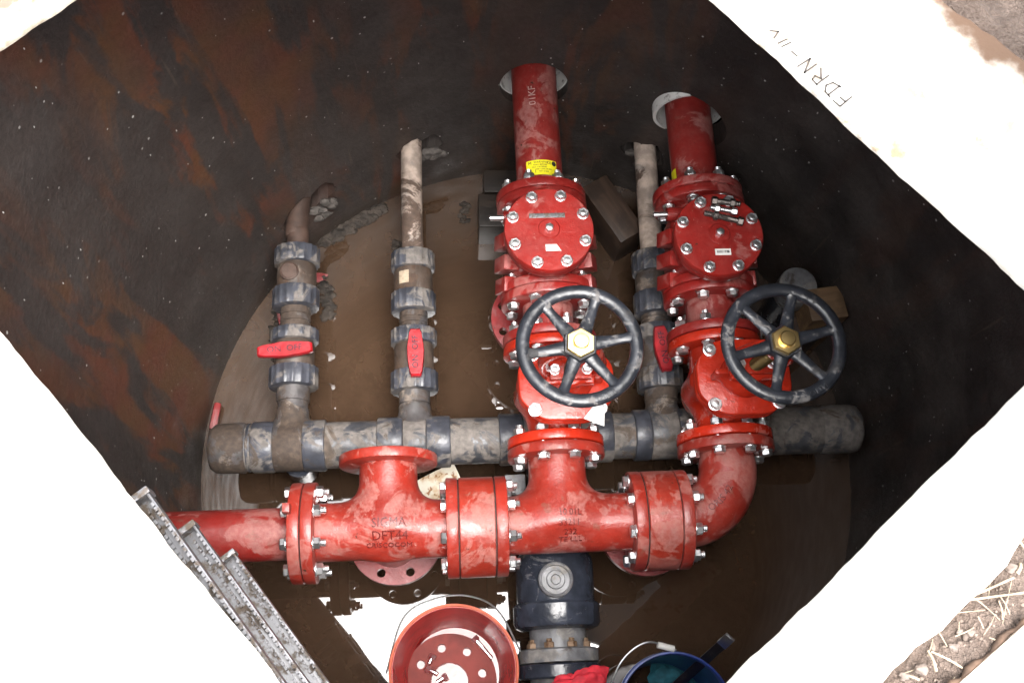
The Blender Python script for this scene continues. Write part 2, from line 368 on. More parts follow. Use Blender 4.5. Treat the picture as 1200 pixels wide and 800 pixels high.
# signed-distance casting (smoothly blended iron castings), meshed by surface nets
def sd_cyl(P, ax, r, lo, hi, c=(0, 0, 0), rd=.004, ell=None):
    q = P-np.array(c); i = 'xyz'.index(ax); o = [k for k in range(3) if k != i]
    a, b = q[..., o[0]], q[..., o[1]]
    if ell: a = a/ell[0]; b = b/ell[1]
    d = np.sqrt(a*a+b*b)-r
    if ell: d = d*min(ell)
    t = q[..., i]; h = np.maximum(lo-t, t-hi)
    d += rd; h = h+rd
    return np.minimum(np.maximum(d, h), 0)+np.sqrt(np.maximum(d, 0)**2+np.maximum(h, 0)**2)-rd
def sd_box(P, c, s, rd=.005):
    q = np.abs(P-np.array(c))-(np.array(s)/2-rd)
    return np.sqrt((np.maximum(q, 0)**2).sum(-1))+np.minimum(q.max(-1), 0)-rd
def smin(a, b, k):
    h = np.clip(.5+.5*(b-a)/k, 0, 1); return b*(1-h)+a*h-k*h*(1-h)
def sdf_mesh(fn, lo, hi, h=.005):
    lo = np.array(lo, float); n = np.ceil((np.array(hi)-lo)/h).astype(int)+1
    g = np.stack(np.meshgrid(*[lo[i]+h*np.arange(n[i]) for i in range(3)], indexing='ij'), -1)
    val = fn(g); s = val < 0
    idx = -np.ones(tuple(n-1), int)
    acc = np.zeros(tuple(n-1)+(3,)); cnt = np.zeros(tuple(n-1))
    corners = [(i, j, k) for i in (0, 1) for j in (0, 1) for k in (0, 1)]
    sl_ = lambda c: tuple(slice(c[i], c[i]+n[i]-1) for i in range(3))
    for a in corners:
        for b in corners:
            if sum(abs(a[i]-b[i]) for i in range(3)) == 1 and a < b:
                va, vb = val[sl_(a)], val[sl_(b)]; m = (va < 0) != (vb < 0)
                t = np.where(m, va/np.where(m, va-vb, 1), 0)
                pt = np.array(a)+t[..., None]*(np.array(b)-np.array(a))
                acc += np.where(m[..., None], pt, 0); cnt += m
    cells = np.argwhere(cnt > 0); idx[tuple(cells.T)] = np.arange(len(cells))
    V = lo+h*(cells+acc[tuple(cells.T)]/cnt[tuple(cells.T)][:, None])
    F = []
    for ax in range(3):
        o = [k for k in range(3) if k != ax]
        a = [slice(1, n[k]-1) for k in range(3)]; a[ax] = slice(0, n[ax]-1)
        b = list(a); b[ax] = slice(1, n[ax])
        sa_, sb_ = s[tuple(a)], s[tuple(b)]; e = np.argwhere(sa_ != sb_)
        if not len(e): continue
        base = e.copy(); base[:, o[0]] += 1; base[:, o[1]] += 1
        fl = sa_[tuple(e.T)]
        def cell(d0, d1):
            q = base.copy(); q[:, o[0]] += d0; q[:, o[1]] += d1; return idx[tuple(q.T)]
        qd = np.stack([cell(-1, -1), cell(0, -1), cell(0, 0), cell(-1, 0)], 1)
        flip = fl if ax != 1 else ~fl
        qd[~flip] = qd[~flip][:, ::-1]
        F.append(qd)
    F = np.concatenate(F)
    for _ in range(3):
        e = 1e-4; d = fn(V); gr = np.stack([(fn(V+np.eye(3)[i]*e)-d)/e for i in range(3)], -1)
        V = V-np.clip(d, -h, h)[:, None]*gr/np.maximum((gr**2).sum(-1), .2)[:, None]
    return V.tolist(), [tuple(map(int, q)) for q in F]

COL = sc.collection
def thing(name, label, cat, loc=(0, 0, 0), group=None, rot=None):
    o = bpy.data.objects.new(name, None); COL.objects.link(o); o.location = tuple(map(float, loc)); o.empty_display_size = .05
    if rot: o.rotation_euler = rot
    o['label'] = label; o['category'] = cat
    if group: o['group'] = group
    return o
def ob(name, mb, mat, parent=None, angle=32, loc=None, rot=None, label=None, cat=None, group=None, kind=None):
    me = mb if isinstance(mb, bpy.types.Mesh) else mb.mesh(name, angle)
    if not me.materials: me.materials.append(MATS[mat])
    o = bpy.data.objects.new(name, me); COL.objects.link(o)
    if parent: o.parent = parent
    if loc is not None: o.location = tuple(map(float, loc))
    if rot is not None: o.rotation_euler = rot
    for k, v in (('label', label), ('category', cat), ('group', group), ('kind', kind)):
        if v: o[k] = v
    return o
def one(*vfs):
    m = MB()
    for q in vfs: m.add(q)
    return m
def text_geo(body, size, depth):
    cu = bpy.data.curves.new('t', 'FONT'); cu.body = body; cu.size = size; cu.extrude = depth; cu.align_x = 'CENTER'; cu.align_y = 'CENTER'; cu.resolution_u = 2
    o = bpy.data.objects.new('t', cu); COL.objects.link(o); dg = bpy.context.evaluated_depsgraph_get(); me = o.evaluated_get(dg).to_mesh()
    v = [tuple(q.co) for q in me.vertices]; f = [tuple(q.vertices) for q in me.polygons]
    o.evaluated_get(dg).to_mesh_clear(); bpy.data.objects.remove(o); bpy.data.curves.remove(cu)
    return v, f

# fasteners ---------------------------------------------------------
HEX = 6
def hexprism(r, t0, t1, ax='z', c=(0, 0, 0)):
    ch = r*.14
    return lathe([(r*.9, t0), (r, t0+ch), (r, t1-ch), (r*.9, t1)], 6, ax, c)
_bolts = {}
def bolt_mesh(grip, mat='zinc', r=.0135, tip=.016):
    """stud through a joint of the given grip along local Y: washer + hex head on -Y, washer + nut + thread end on +Y"""
    k = (round(grip, 4), mat, r, tip)
    if k not in _bolts:
        m = MB(); h = grip/2
        m.add(disc(r*1.12, -h-.003, -h, .0006, 16)); m.add(hexprism(r, -h-.014, -h-.003, 'y'))
        m.add(disc(r*1.12, h, h+.003, .0006, 16)); m.add(hexprism(r, h+.003, h+.017, 'y'))
        m.add(lathe([(r*.52, -h-.004), (r*.52, h+.017), (r*.58, h+.0175), (r*.52, h+.019), (r*.58, h+.021), (r*.52, h+.023), (r*.58, h+.025), (r*.5, h+.017+tip)], 10, 'y'))
        me = m.mesh('bolt', 30); me.materials.append(MATS[mat]); _bolts[k] = me
    return _bolts[k]
def capscrew_mesh(mat='zinc', r=.0135, h=.011):
    k = ('cap', mat, r, h)
    if k not in _bolts:
        m = MB(); m.add(disc(r*1.1, -.001, .002, .0006, 18, 'z'))
        m.add(lathe([(r, .002), (r, h*.8), (r*.93, h), (r*.78, h), (r*.74, h-.0009)], 6, 'z')); m.add(disc(r*.5, h-.0015, h+.0004, .0005, 12, 'z'))
        me = m.mesh('bolt', 30); me.materials.append(MATS[mat]); _bolts[k] = me
    return _bolts[k]
def ring_bolts(parent, y, grip, n=8, r=.0905, ph=PI/8, ax='y', mat='zinc', flip=False, tip=.016):
    for i in range(n):
        a = ph+2*PI*i/n; c, s = r*math.cos(a), r*math.sin(a); j = random.uniform(-.0012, .0012)
        me = bolt_mesh(grip, mat, .0135, tip)
        if ax == 'y': ob('bolt', me, mat, parent, loc=(c, y+j, s), rot=(0, random.uniform(0, 1.05), PI if flip else 0))
        else:
            e = (Matrix.Rotation(-PI/2 if not flip else PI/2, 4, 'Z') @ Matrix.Rotation(random.uniform(0, 1.05), 4, 'Y')).to_euler()
            ob('bolt', me, mat, parent, loc=(y+j, c, s), rot=e)

FR = .1105; FT = .0225; PR = .0575
ZR = .4076; YM = .3841; X1 = .2386; X2 = .6303; ZB = .200; YB = float(W(560, 516, .200)[1])

# ================================================================== SETTING
ZS = 1.537
def op(u, v): c, s = math.cos(OYAW), math.sin(OYAW); return (OP[0]+c*u-s*v, OP[1]+s*u+c*v)
HA, HB = .5166, .6222
# ground sheet, open where the cover frame stands
INN = (-.97, .775, -.745, 1.07)     # u0,u1,v0,v1 of the cover frame (outer)
def soil_h(x, y):
    return .006*math.sin(31*x+17*y)*math.sin(23*y-9*x)+.004*math.sin(71*x+3)*math.sin(67*y)+.003*math.sin(140*x-40*y)*math.cos(120*y+30*x)
m = MB(); rows = []
nper = 520
def rect_pt(i, g):
    u0, u1, v0, v1 = INN[0]+.02-g, INN[1]-.02+g, INN[2]+.02-g, INN[3]-.02+g
    t = i/nper*4; k = int(t); q = t-k
    c = [(u0, v0), (u1, v0), (u1, v1), (u0, v1)]; a, b = c[k % 4], c[(k+1) % 4]
    return op(a[0]+(b[0]-a[0])*q, a[1]+(b[1]-a[1])*q)
gs = [0, .01, .02, .03, .042, .054, .066, .08, .095, .11, .13, .15, .175, .2, .23, .27, .32, .4, .5, .65, .9, 1.3, 2, 4, 8, 20, 60, 250]
for g_ in gs:
    for i in range(nper):
        x, y = rect_pt(i, g_); amp = 1 if g_ < 2 else 0
        m.v.append((x, y, 1.512+amp*(soil_h(x, y)+random.uniform(-.0025, .0025))-(.0 if g_ > .02 else .004)))
for k in range(len(gs)-1):
    for i in range(nper):
        j = (i+1) % nper; m.f.append((k*nper+i, k*nper+j, (k+1)*nper+j, (k+1)*nper+i))
ob('ground', m, 'soil', kind='structure', angle=60)
# water
m = MB(); nr = 96; rs = [.02]+[.866*(k+1)/20 for k in range(20)]
m.v.append((PCX, PCY, 0))
for r in rs:
    for i in range(nr): m.v.append((PCX+r*math.cos(2*PI*i/nr), PCY+r*math.sin(2*PI*i/nr), 0))
for i in range(nr): m.f.append((0, 1+i, 1+(i+1) % nr))
for k in range(len(rs)-1):
    for i in range(nr): j = (i+1) % nr; m.f.append((1+k*nr+i, 1+(k+1)*nr+i, 1+(k+1)*nr+j, 1+k*nr+j))
ob('water', m, 'muddy_water', kind='structure')

# cover frame round the opening, four cast strips with slightly broken arrises
def frame_mesh():
    m = MB(); n = 90
    def lip(k, i):  # rough inner edge
        return .0012*math.sin(i*.23+k*2)+.0007*math.sin(i*.9+k)+random.uniform(-.0007, .0007)
    inner = []; outer = []
    cI = [(-HA, -HB), (HA, -HB), (HA, HB), (-HA, HB)]; cO = [(INN[0], INN[2]), (INN[1], INN[2]), (INN[1], INN[3]), (INN[0], INN[3])]
    for k in range(4):
        a, b = cI[k], cI[(k+1) % 4]; A, B = cO[k], cO[(k+1) % 4]; nx, ny = [(0, 1), (-1, 0), (0, -1), (1, 0)][k]
        for i in range(n):
            t = i/n; e = lip(k, i) if 0 < i else 0; e2 = .006*math.sin(i*.35+k)+random.uniform(-.004, .004)
            inner.append((a[0]+(b[0]-a[0])*t+nx*e, a[1]+(b[1]-a[1])*t+ny*e)); outer.append((A[0]+(B[0]-A[0])*t-nx*e2, A[1]+(B[1]-A[1])*t-ny*e2))
    T = len(inner); rings = []
    zb = ZS-.034
    for off, z in ((0, ZS-.013), (0, ZS-.005), (.002, ZS-.002), (.006, ZS)):
        rings.append([(q[0]*(1+off/.6), q[1]*(1+off/.6), z) for q in inner])
    rings.append([(q[0], q[1], ZS) for q in outer]); rings.append([(q[0], q[1], zb) for q in outer]); rings.append([(q[0]*1.12, q[1]*1.1, zb) for q in inner])
    for rg in rings:
        for q in rg: x, y = op(q[0], q[1]); m.v.append((x, y, q[2]))
    R = len(rings)
    for k in range(R):
        k2 = (k+1) % R
        for i in range(T): j = (i+1) % T; m.f.append((k*T+i, k*T+j, k2*T+j, k2*T+i))
    return m
cov = thing('vault_cover', 'pale concrete cover slab framing the square opening of the pit', 'cover slab', (OP[0], OP[1], ZS))
fm = frame_mesh(); fm.v = [(a-OP[0], b-OP[1], c-ZS) for a, b, c in fm.v]
ob('slab', fm, 'cover_concrete', cov, 50)
# hand-written marker letters near the lip, read from the far side
def strokes():
    return [[(0, 0), (0, 1)], [(0, 1), (.55, 1.02)], [(0, .52), (.4, .55)],
            [(.95, 0), (.98, 1)], [(.8, 1), (1.25, .95), (1.5, .6), (1.35, .15), (.85, 0)],
            [(1.85, 0), (1.9, 1)], [(1.85, 1), (2.3, .95), (2.35, .65), (1.95, .5)], [(2.0, .5), (2.5, 0)],
            [(2.85, 0), (2.9, 1)], [(2.9, 1), (3.35, .02)], [(3.35, 0), (3.45, 1)],
            [(3.95, .5), (4.4, .52)], [(4.85, .1), (5.0, .75)], [(5.15, .1), (5.3, .75)], [(5.7, .7), (5.85, .15)], [(5.85, .15), (6.25, .5)]]
A0 = W(993, 118, ZS)[:2]; A1 = W(903, 34, ZS)[:2]; ud = (A1-A0)/6.3; un = np.array([-ud[1], ud[0]])
if un@(np.array(OP)-A0) < 0: un = -un
m = MB()
for st_ in strokes():
    pts = [A0+ud*a+un*(b-.5)*1.0+un*.15 for a, b in st_]
    for a, b in zip(pts[:-1], pts[1:]):
        d = (b-a)/np.hypot(*(b-a)); nn = np.array([-d[1], d[0]])*.0014; a = a-d*.0008; b = b+d*.0008; k = len(m.v)
        for q in (a-nn, b-nn, b+nn, a+nn): m.v.append((q[0]-OP[0], q[1]-OP[1], .0012))
        m.f.append((k, k+1, k+2, k+3))
ob('handwriting', m, 'marker_ink', cov, 0, label='black marker letters FDRN-11 on the slab edge')

# board added to keep sky out of the water's reflection, over the far corner of the opening, just beyond the picture's top edge
bdm = box(1.22, .62, .025, (.09, .31, .0125), .003)
ob('sky_block_board', one(bdm), 'board', None, 30, loc=(.0, .970, ZS+.0005), rot=(0, 0, -.02), label='unseen plank added to block sky over the far corner of the opening', cat='board')
# lid leaf added out of view beyond the right corner; it keeps the sky out of that corner of the water
blocker = thing('sky_blocker', 'added dark lid leaf propped open beside the right corner of the opening', 'blocker', (*op(.7, -.68), ZS))
m = MB()
for off in (0, .012):
    for u, z in ((.45, .002), (.22, .31), (.22, 1.06), (1.0, 1.06), (1.0, .002)):
        x, y = op(u, -.68-off+.19*z/1.06); m.v.append((x-blocker.location[0], y-blocker.location[1], z))
m.f = [(0, 1, 2, 3, 4), (9, 8, 7, 6, 5)]+[(i, i+5, (i+1) % 5+5, (i+1) % 5) for i in range(5)]
ob('panel', m, 'blocker_black', blocker, 0)
# tank wall with real pipe holes
ZT = ZS-.036
def tank_mesh():
    prof = []
    for i in range(30):
        z = -.12+(ZT+.12)*i/29; prof.append((pit_r(z), z))
    prof += [(pit_r(ZT)+.05, ZT), (pit_r(-.12)+.05, -.12)]
    v, f = lathe(prof, 160, 'z', (PCX, PCY, 0), closed=True)
    return v, f
holes = [((X1-.002, 1.5, ZR), .088), ((X2, 1.4, ZR), .088)]
tv = MB().add(tank_mesh()).mesh('tank', 0)
cm = MB()
for c, r in holes: cm.add(lathe([(r, -.35), (r, .45)], 40, 'y', c))
HB2 = [((-.380, 1.27, .20), .042, (.05, 1, 0)), ((-.325, 1.30, .205), .036, (.05, 1, 0)), ((-.082, 1.445, .20), .040, (.05, 1, 0)), ((-.034, 1.45, .205), .034, (.05, 1, 0)), ((.562, 1.42, .20), .042, (.05, 1, 0)), ((.522, 1.44, .195), .034, (.05, 1, 0))]
hcut = []
for c, r, d in HB2:
    Mx = Matrix.Translation(c) @ Vector(d).to_track_quat('Y', 'Z').to_matrix().to_4x4()
    hcut.append(MB().add(lathe([(r, -.2), (r, .25)], 20, 'y', rfun=lambda a, t: 1+.12*math.sin(3*a+1)+.07*math.sin(7*a)), Mx))
def outward(me):
    bm = bmesh.new(); bm.from_mesh(me)
    if bm.calc_volume(signed=True) < 0: bmesh.ops.reverse_faces(bm, faces=bm.faces)
    bm.to_mesh(me); bm.free()
outward(tv); to = bpy.data.objects.new('tank', tv); COL.objects.link(to); tmp = []
for q in [cm]+hcut:
    me_ = q.mesh('cut', 0); outward(me_); bo = bpy.data.objects.new('cut', me_); COL.objects.link(bo); tmp.append(bo)
    md = to.modifiers.new('b', 'BOOLEAN'); md.operation = 'DIFFERENCE'; md.solver = 'MANIFOLD'; md.object = bo
dg = bpy.context.evaluated_depsgraph_get(); wall_me = bpy.data.meshes.new_from_object(to.evaluated_get(dg))
for q in [to]+tmp: bpy.data.objects.remove(q)
finish(wall_me, 40, False); wall_me.materials.clear()
vault = thing('vault_tank', 'dark round pit wall with rust-coloured patches and pipe holes', 'pit wall', (0, 0, 0))
ob('wall', wall_me, 'vault_liner', vault)
for i, ((x, y, z), r) in enumerate(holes):
    yy = PCY+math.sqrt(pit_r(ZR)**2-(x-PCX)**2)
    ob('sleeve', one(ring(r+.004, r-.004, yy+.016, yy+.20, .001, 48, 'y', (x, 0, z))), 'sleeve_metal', vault)
    ob('hole_seal', one(ring(r-.003, PR-.002, yy+.16, yy+.19, .001, 48, 'y', (x, 0, z))), 'gasket', vault)
def lump(c, s, n=2, seed=0, amp=.35):
    bm = bmesh.new(); bmesh.ops.create_icosphere(bm, subdivisions=n, radius=1); r = random.Random(seed); ph = [r.uniform(0, 6) for _ in range(6)]
    v = []
    for q in bm.verts:
        d = q.co.normalized(); k = 1+amp*(.5*math.sin(3*d.x+ph[0])*math.sin(3*d.y+ph[1])+.35*math.sin(6*d.y+ph[2])*math.sin(6*d.z+ph[3])+.25*math.sin(11*d.z+ph[4])*math.sin(11*d.x+ph[5]))
        v.append((c[0]+d.x*k*s[0], c[1]+d.y*k*s[1], c[2]+d.z*k*s[2]))
    bm.verts.ensure_lookup_table(); f = [tuple(a.index for a in q.verts) for q in bm.faces]; bm.free(); return v, f
for k, (px, py, z, n_, w_) in enumerate([(386, 262, .14, 8, .022), (510, 196, .165, 7, .022), (735, 214, .16, 5, .020)]):
    m = MB()
    for i in range(n_):
        c = W(px+random.uniform(-16, 16), py+random.uniform(-14, 14), z)
        rr = math.hypot(c[0]-PCX, c[1]-PCY); sc_ = (pit_r(z)-.002)/rr
        m.add(lump((PCX+(c[0]-PCX)*sc_, PCY+(c[1]-PCY)*sc_, z+random.uniform(-.03, .03)), (w_*random.uniform(.6, 1.2), .010, w_*random.uniform(.5, 1)), 2, k*20+i))
    ob('grout', m, 'grout', vault, label='rough grey mortar round a small pipe hole')

# ================================================================== RED PIPEWORK
def flange(parent, y, t=FT, r=FR, mat='red_manifold', ax='y', c=(0, 0, 0), name='flange'):
    m = MB(); m.add(disc(r, y-t/2, y+t/2, .003, 64, ax, c)); return ob(name, m, mat, parent)
def bend_text(parent, body, size, mat, place, name='cast_letters', depth=.0026):
    v, f = text_geo(body, size, depth); m = MB(); m.v = [place(*q) for q in v]; m.f = f
    return ob(name, m, mat, parent, 0)

# --- left inlet pipe with flange
inlet = thing('inlet_pipe', 'red inlet pipe entering from the left behind the ladder', 'pipe', (-.352, YM, ZR))
xw = -math.sqrt(pit_r(ZR)**2-(YM-PCY)**2)+PCX+.352
ob('pipe', one(lathe([(PR, xw-.06), (PR, 0)], 48, 'x')), 'red_pipe', inlet)
flange(inlet, -.0005+.0135, .026, FR, 'red_manifold', 'x')
ob('flange_tab', one(box(.016, .02, .03, (.002, .035, FR+.006), .002)), 'red_manifold', inlet)
# --- tee with open branch
TEE_FN = {}
def tee(name, label, xc, xl, xr, yb, r, down=None, mat='red_manifold', lft=.026, rft=.026, bft=FT):
    t = thing(name, label, 'pipe tee', (xc, YM, ZR), 'flanged tees of the red manifold')
    def fn(P):
        a = sd_cyl(P, 'x', r, xl, xr, rd=.002); b = sd_cyl(P, 'y', r+.001, 0, yb, rd=.002)
        d = smin(a, b, .05)
        if down: d = smin(d, sd_cyl(P, 'z', r-.002, -.17, 0, down, rd=.002), .03)
        return d
    TEE_FN[label] = fn
    m = MB(); m.add(sdf_mesh(fn, (xl-.012, -r-.03, (-.185 if down else -r-.03)), (xr+.012, yb+.012, r+.035), .0055))
    ob('body', m, mat, t, 50)
    flange(t, xl+lft/2, lft, FR, mat, 'x'); flange(t, xr-rft/2, rft, FR, mat, 'x'); flange(t, yb-bft/2, bft, FR, mat, 'y')
    return t
def holed_disc(parent, c, z0, z1, mat='red_disc', name='base_flange', r=FR, bore=.052, n=8, br=.0885, ph=PI/8, rot=None):
    hl = [circ(br*math.cos(ph+2*PI*i/n), br*math.sin(ph+2*PI*i/n), .0105, 14) for i in range(n)]
    if bore: hl.append(circ(0, 0, bore, 40))
    v, f = plate(circ(0, 0, r, 72), hl, z0, z1); m = MB(); m.add((v, f))
    return ob(name, m, mat, parent, 40, loc=c, rot=rot)
t1x = -.142
tee1 = tee('pipe_tee', 'dusty red flanged tee with an open branch flange, left on manifold', t1x, -.3238-t1x, .0115-t1x,   .166, .0640, down=(.0, .0, 0))
holed_disc(tee1, (.006, .008, 0), -.178, -.155, bore=.045)
def on_run(t, xo, yo):      # letters lying on the casting, facing up and slightly to the camera
    fn = TEE_FN[t['label']]
    def f(a, b, d):
        an = PI/2-(b+yo)/.068; c, s_ = math.cos(an), math.sin(an); lo, hi = .05, .11
        for _ in range(18):
            mid = (lo+hi)/2
            if fn(np.array([[a+xo, mid*c, mid*s_]]))[0] < 0: lo = mid
            else: hi = mid
        return (a+xo, (lo+d-.0004)*c, (lo+d-.0004)*s_)
    return f
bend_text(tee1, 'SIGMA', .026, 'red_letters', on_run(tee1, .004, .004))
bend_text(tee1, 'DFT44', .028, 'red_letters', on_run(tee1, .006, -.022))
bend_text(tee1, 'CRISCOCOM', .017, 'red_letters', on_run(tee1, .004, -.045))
# --- spacer rings and tee 2
def spacer(label, x0, x1, g0, g1):
    t = thing('spacer_ring', label, 'spacer ring', ((x0+x1)/2, YM, ZR), 'red spacer rings clamped between manifold flanges'); h = (x1-x0)/2
    ob('ring', one(lathe([(FR-.0025, -h+.0012), (FR-.0004, -h+.003), (FR-.0004, h-.003), (FR-.0025, h-.0012)], 72, 'x')), 'red_spacer', t)
    for s_ in (-1, 1): ob('gasket', one(lathe([(FR-.004, s_*h-.0016), (FR-.004, s_*h+.0016)], 48, 'x')), 'gasket', t)
    ring_bolts(t, 0, (x1-x0)+g0+g1, ax='x', tip=.01)
    return t
sp1 = spacer('red spacer ring between the two tees of the manifold', .0127, .0920, .026, .026)
t2x = X1
tee2 = tee('pipe_tee', 'red flanged tee under the left gate valve, in the manifold centre', t2x, .0932-t2x, .4200-t2x, .552-YM, .0640)
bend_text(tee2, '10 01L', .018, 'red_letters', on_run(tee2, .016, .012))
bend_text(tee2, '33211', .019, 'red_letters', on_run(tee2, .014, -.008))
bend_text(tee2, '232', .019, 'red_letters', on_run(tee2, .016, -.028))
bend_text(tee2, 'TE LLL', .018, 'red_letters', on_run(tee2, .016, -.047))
sp2_ = spacer('red spacer ring between the centre tee and the elbow', .4212, .4960, .026, .026)
holed_disc(sp2_, (.0, .006, 0), -.178, -.157, bore=.045)
ob('outlet_neck', one(lathe([(.055, -.165), (.055, -.05)], 40, 'z')), 'red_disc', sp2_)
# --- elbow
elb = thing('pipe_elbow', 'red flanged elbow turning the manifold up to the right valve', 'pipe elbow', (X2, YM, ZR))
pts = [(-.135, 0, 0), (-.118, 0, 0)]+[(-.118+.118*math.sin(a), .118-.118*math.cos(a), 0) for a in np.linspace(.06, PI/2, 18)]+[(0, .15, 0)]
ob('bend', one(tube(pts, [.0615]+[.0655]*(len(pts)-2)+[.0615], 48)), 'red_manifold', elb, 50)
flange(elb, -.134+.013, .026, FR, 'red_manifold', 'x'); flange(elb, .552-YM-FT/2, FT, FR, 'red_manifold', 'y')
def on_bend(a0, r0):
    def f(a, b, d):
        th_ = a0+a/.118; u = b/.0655; rr = .118-.0655*math.sin(u)*-1; e = .0655*math.cos(u)+d
        R_ = .118-(.0655+d)*math.sin(u)
        return (-.118+R_*math.sin(th_), .118-R_*math.cos(th_), (.0655+d)*math.cos(u))
    return f
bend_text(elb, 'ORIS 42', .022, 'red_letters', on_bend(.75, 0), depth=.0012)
# bolts of the left flange pair
ring_bolts(tee1, -.3255-t1x, .0535, ax='x', tip=.012)
ob('gasket', one(lathe([(FR-.006, -.3255-t1x-.002), (FR-.006, -.3255-t1x+.002)], 48, 'x')), 'gasket', tee1)

# --- gate valves
def gate_valve(xc, label, wlabel, spin, dx=0., dy=0.):
    yc = .6775; L = .2465
    g = thing('gate_valve', label, 'gate valve', (xc, yc, ZR), 'red gate valves with black handwheels'); h = L/2
    def body(P):
        d = sd_cyl(P, 'y', .062, -h, h, rd=.002)
        d = smin(d, sd_cyl(P, 'z', .078, -.085, .145, rd=.03, ell=(1.0, .72)), .035)
        d = smin(d, sd_box(P, (0, 0, .05), (.175, .05, .14), .02), .02)
        return d
    ob('body', one(sdf_mesh(body, (-.115, -h-.01, -.11), (.115, h+.01, .165), .0055)), 'red_valve', g, 50)
    for s_ in (-1, 1): flange(g, s_*(h-FT/2-.001), FT, FR, 'red_valve', 'y')
    # bonnet plate: rounded octagonal flange, four bolts
    def octo(w, l, c_):
        q = [(-w+c_, -l), (w-c_, -l), (w, -l+c_), (w, l-c_), (w-c_, l), (-w+c_, l), (-w, l-c_), (-w, -l+c_)]; out = []
        for i in range(8):
            a, b, c = q[i-1], q[i], q[(i+1) % 8]
            for t_ in (.0, .25, .5, .75, 1.):
                p0 = [b[k]+(a[k]-b[k])*.25 for k in (0, 1)]; p1 = [b[k]+(c[k]-b[k])*.25 for k in (0, 1)]
                out.append(tuple((1-t_)**2*p0[k]+2*t_*(1-t_)*b[k]+t_*t_*p1[k] for k in (0, 1)))
        return out
    zp = .170; PX, PY = .015, -.012
    o_ = octo(.104, .086, .048)
    def plate_b(z0, z1):
        m_ = MB(); n_ = len(o_); lv = [(0.965, z0), (1, z0+.003), (1, z1-.003), (.985, z1-.0008), (.965, z1)]
        for s_, z_ in lv: m_.v += [(a*s_, b*s_, z_) for a, b in o_]
        for k in range(4):
            for i in range(n_): j = (i+1) % n_; m_.f.append((k*n_+i, k*n_+j, (k+1)*n_+j, (k+1)*n_+i))
        m_.f.append(tuple(range(n_))[::-1]); m_.f.append(tuple(4*n_+i for i in range(n_))); return m_
    m1 = plate_b(zp-.042, zp-.022); m1.v = [(a+PX, b+PY, c) for a, b, c in m1.v]; ob('body_flange', m1, 'red_valve', g, 40)
    bl = plate_b(zp-.021, zp); bl.v = [(a+PX, b+PY, c) for a, b, c in bl.v]; bf = ob('bonnet_flange', bl, 'red_valve', g, 40)
    for sx_, sy_ in ((-1, -1), (1, -1), (-1, 1), (1, 1)):
        ob('bolt', capscrew_mesh(), 'zinc', g, loc=(sx_*.071+PX, sy_*.062+PY, zp), rot=(0, 0, random.uniform(0, 1)))
    bx_, by_ = PX, PY-.004
    def bon(P):
        d = sd_cyl(P, 'z', .057, zp-.01, zp+.035, (PX, PY, 0), rd=.02, ell=(1, .85))
        d = smin(d, sd_cyl(P, 'z', .032, zp, zp+.085, (bx_, by_, 0), rd=.006), .03)
        for s_ in (-1, 1): d = smin(d, sd_box(P, (bx_+s_*.052, by_, zp+.03), (.05, .013, .05), .004), .012)
        d = smin(d, sd_box(P, (bx_, by_, zp+.072), (.105, .052, .018), .004), .008)
        return d
    ob('bonnet', one(sdf_mesh(bon, (-.11, -.09, zp-.02), (.13, .09, zp+.105), .0045)), 'red_valve', g, 50)
    ob('gland', one(box(.088, .040, .014, (bx_, by_, zp+.092), .003)), 'red_valve', g)
    for s_ in (-1, 1): ob('bolt', capscrew_mesh('zinc', .0105, .012), 'zinc', g, loc=(bx_+s_*.034, by_, zp+.099), rot=(0, 0, random.uniform(0, 1)))
    # yoke: two curved arms carrying the top collar
    zt = .432
    for s_ in (-1, 1):
        pts_ = spline([(bx_+s_*.046, by_, zp+.07), (bx_+s_*.060+dx*.1, by_+dy*.1, zp+.12), (dx*.7+s_*.056, dy*.7, zp+.18), (dx*.9+s_*.034, dy*.9, zt-.005), (dx+s_*.012, dy, zt+.004)], 7)
        v_, f_ = tube(pts_, .0105, 12); v_ = [(a, by_+(b-by_)*1.0+(b-dy)*.35, c) for a, b, c in v_]
        ob('yoke_arm', one((v_, f_)), 'red_valve', g, 60)
    ob('yoke_collar', one(disc(.026, zt-.012, zt+.012, .002, 28, 'z', (dx, dy, 0))), 'red_valve', g)
    # stem, threaded
    pr = []; z_ = zp+.09
    while z_ < zt+.03: pr += [(.0125, z_), (.0148, z_+.0022)]; z_ += .0045
    v_, f_ = lathe(pr, 20, 'z'); v_ = [(a+bx_+(dx-bx_)*(c-zp-.09)/(zt-zp-.09), b+by_+(dy-by_)*(c-zp-.09)/(zt-zp-.09), c) for a, b, c in v_]
    ob('stem', one((v_, f_)), 'brass', g, 30)
    # handwheel
    zw = .462
    hw = ob('handwheel', one(lathe([(.0965, -.003), (.0985, -.0085), (.109, -.0105), (.120, -.0085), (.1232, -.001), (.1210, .006), (.1125, .0090), (.103, .0082), (.0975, .004)], 96, 'z', closed=True)), 'wheel_enamel', g, 60, loc=(dx, dy, zw), rot=(0, 0, spin), label=wlabel)
    for i in range(6):
        a = 2*PI*i/6; pt = [(.026, 0, -.002), (.050, 0, -.004), (.08, 0, -.003), (.094, 0, -.0005), (.106, 0, 0)]
        v_, f_ = tube(spline(pt, 4), [.0150-.0050*min(1, k/8) + (.008*max(0, (k-10)/6)**2) for k in range(17)], 12); v_ = [(x, y*1.0, z*.50) for x, y, z in v_]
        m_ = MB().add((v_, f_), Matrix.Rotation(a, 4, 'Z')); ob('spoke', m_, 'wheel_enamel', hw, 60)
